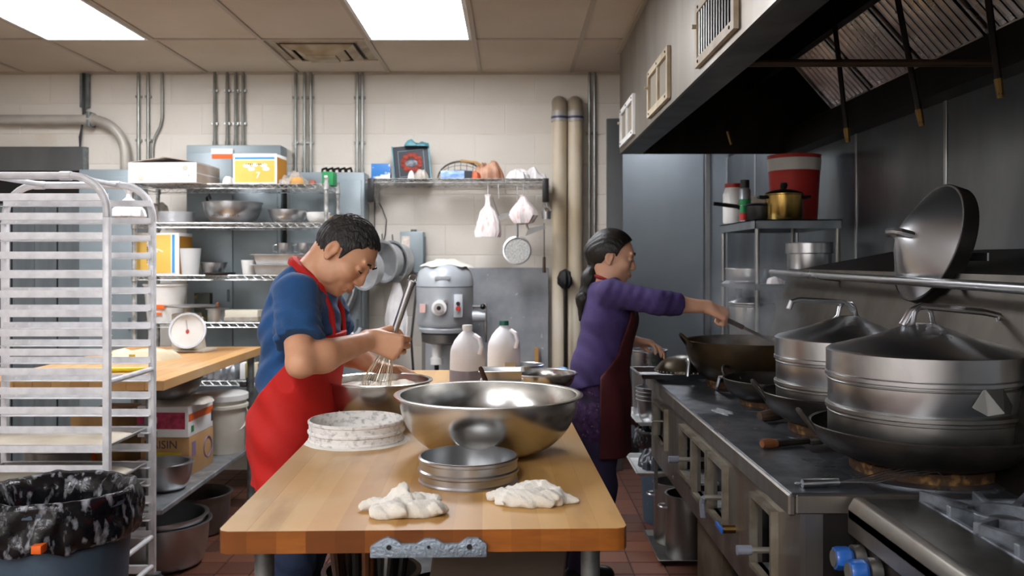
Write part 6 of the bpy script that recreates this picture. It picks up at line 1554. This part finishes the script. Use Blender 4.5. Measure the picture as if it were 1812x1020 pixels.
# apron: front half, from the chest down
S = SDF((.24,3.5,.52), (.60,4.04,1.24), .0065); torso(S, .024)
S.cone(hips+V((.02,0,0)), hips+V((.03,0,-.30)), .124, .120, .05, sqY(.62))
S.warp(lambda X, Y, Z: (.004*np.sin(Y*50+Z*10)).astype(np.float32))
S.plane(V((0,0,.60)), (0,0,-1)); S.plane(V((0,0,1.20)), (0,0,1))
S.keep(lambda X, Y, Z: (np.interp(Z, [.5,.93,1.02,1.2], [.355,.355,.43,.49])-X)*np.ones_like(Y))
put(S, 'apron', MAROON, wom)
ring = []
for k in range(13):
    q = PI*.30+k*(2*PI-PI*.60)/12; ring.append(neck+nd*.004+V((math.cos(q)*.058,math.sin(q)*.056,.002-.02*math.cos(q))))
MB().tube([V(p)-root for p in [V((.495,3.84,1.19)),V((.47,3.83,1.26))]+ring+[V((.47,3.71,1.26)),V((.495,3.70,1.19))]], .008, 8).build('apron_strap', mat('strap_red', '#8f1c22', .7), wom)
# her ladle
hc = wrN+V((.90,.05,-.40)).normalized()*.055+V((.25,.70,-.65)).normalized()*.028
tip = at(1372, 607, 3.60)
t = thing('wok_ladle', 'long handled steel ladle in the woman\'s hand reaching into wok', 'ladle', tip)
dd = (tip-hc).normalized()
MB().cyl(hc-dd*.05-tip, hc+dd*.10-tip, .0105, .0095, n=12).build('grip', WOODD, t); MB().cyl(hc+dd*.09-tip, V((0,0,0)), .0065, n=10).build('shaft', STEELW, t)
MB().lathe(bowlprof(.05,.03,.01,.002,.001), 24).build('cup', STEELW, t, (.03,0,-.03), (0,.3,0))

# ================================================================ STEAM over the cooking wok
b = MB(); b.ball((0,0,.16), (.27,.24,.24), 24, 14)
st = b.build('steam', None, None, (1.0, 3.64, RZ+.14), smooth=3); st['kind'] = 'stuff'; st['label'] = 'thin pale steam rising from the big wok'; st['category'] = 'steam'
m = bpy.data.materials.new('steam'); m.use_nodes = True; nt = m.node_tree; nt.nodes.clear()
out = nt.nodes.new('ShaderNodeOutputMaterial'); vs = nt.nodes.new('ShaderNodeVolumeScatter'); vs.inputs['Color'].default_value = (.9,.92,.95,1)
tc = nt.nodes.new('ShaderNodeTexCoord'); nz = nt.nodes.new('ShaderNodeTexNoise'); nz.inputs['Scale'].default_value = 7; nz.inputs['Detail'].default_value = 3
mr = nt.nodes.new('ShaderNodeMapRange'); mr.inputs[1].default_value = .42; mr.inputs[2].default_value = .75; mr.inputs[4].default_value = 9.0
nt.links.new(tc.outputs['Object'], nz.inputs[0]); nt.links.new(nz.outputs[0], mr.inputs[0]); 
mp = nt.nodes.new('ShaderNodeMapping'); mp.vector_type = 'TEXTURE'; mp.inputs['Location'].default_value = (0,0,.16); mp.inputs['Scale'].default_value = (.27,.24,.24)
ln = nt.nodes.new('ShaderNodeVectorMath'); ln.operation = 'LENGTH'; fo = nt.nodes.new('ShaderNodeMapRange'); fo.inputs[1].default_value = 1.0; fo.inputs[2].default_value = .25
mu = nt.nodes.new('ShaderNodeMath'); mu.operation = 'MULTIPLY'
nt.links.new(tc.outputs['Object'], mp.inputs[0]); nt.links.new(mp.outputs[0], ln.inputs[0]); nt.links.new(ln.outputs['Value'], fo.inputs[0])
nt.links.new(fo.outputs[0], mu.inputs[0]); nt.links.new(mr.outputs[0], mu.inputs[1]); nt.links.new(mu.outputs[0], vs.inputs['Density']); nt.links.new(vs.outputs[0], out.inputs['Volume'])
st.data.materials.clear(); st.data.materials.append(m)
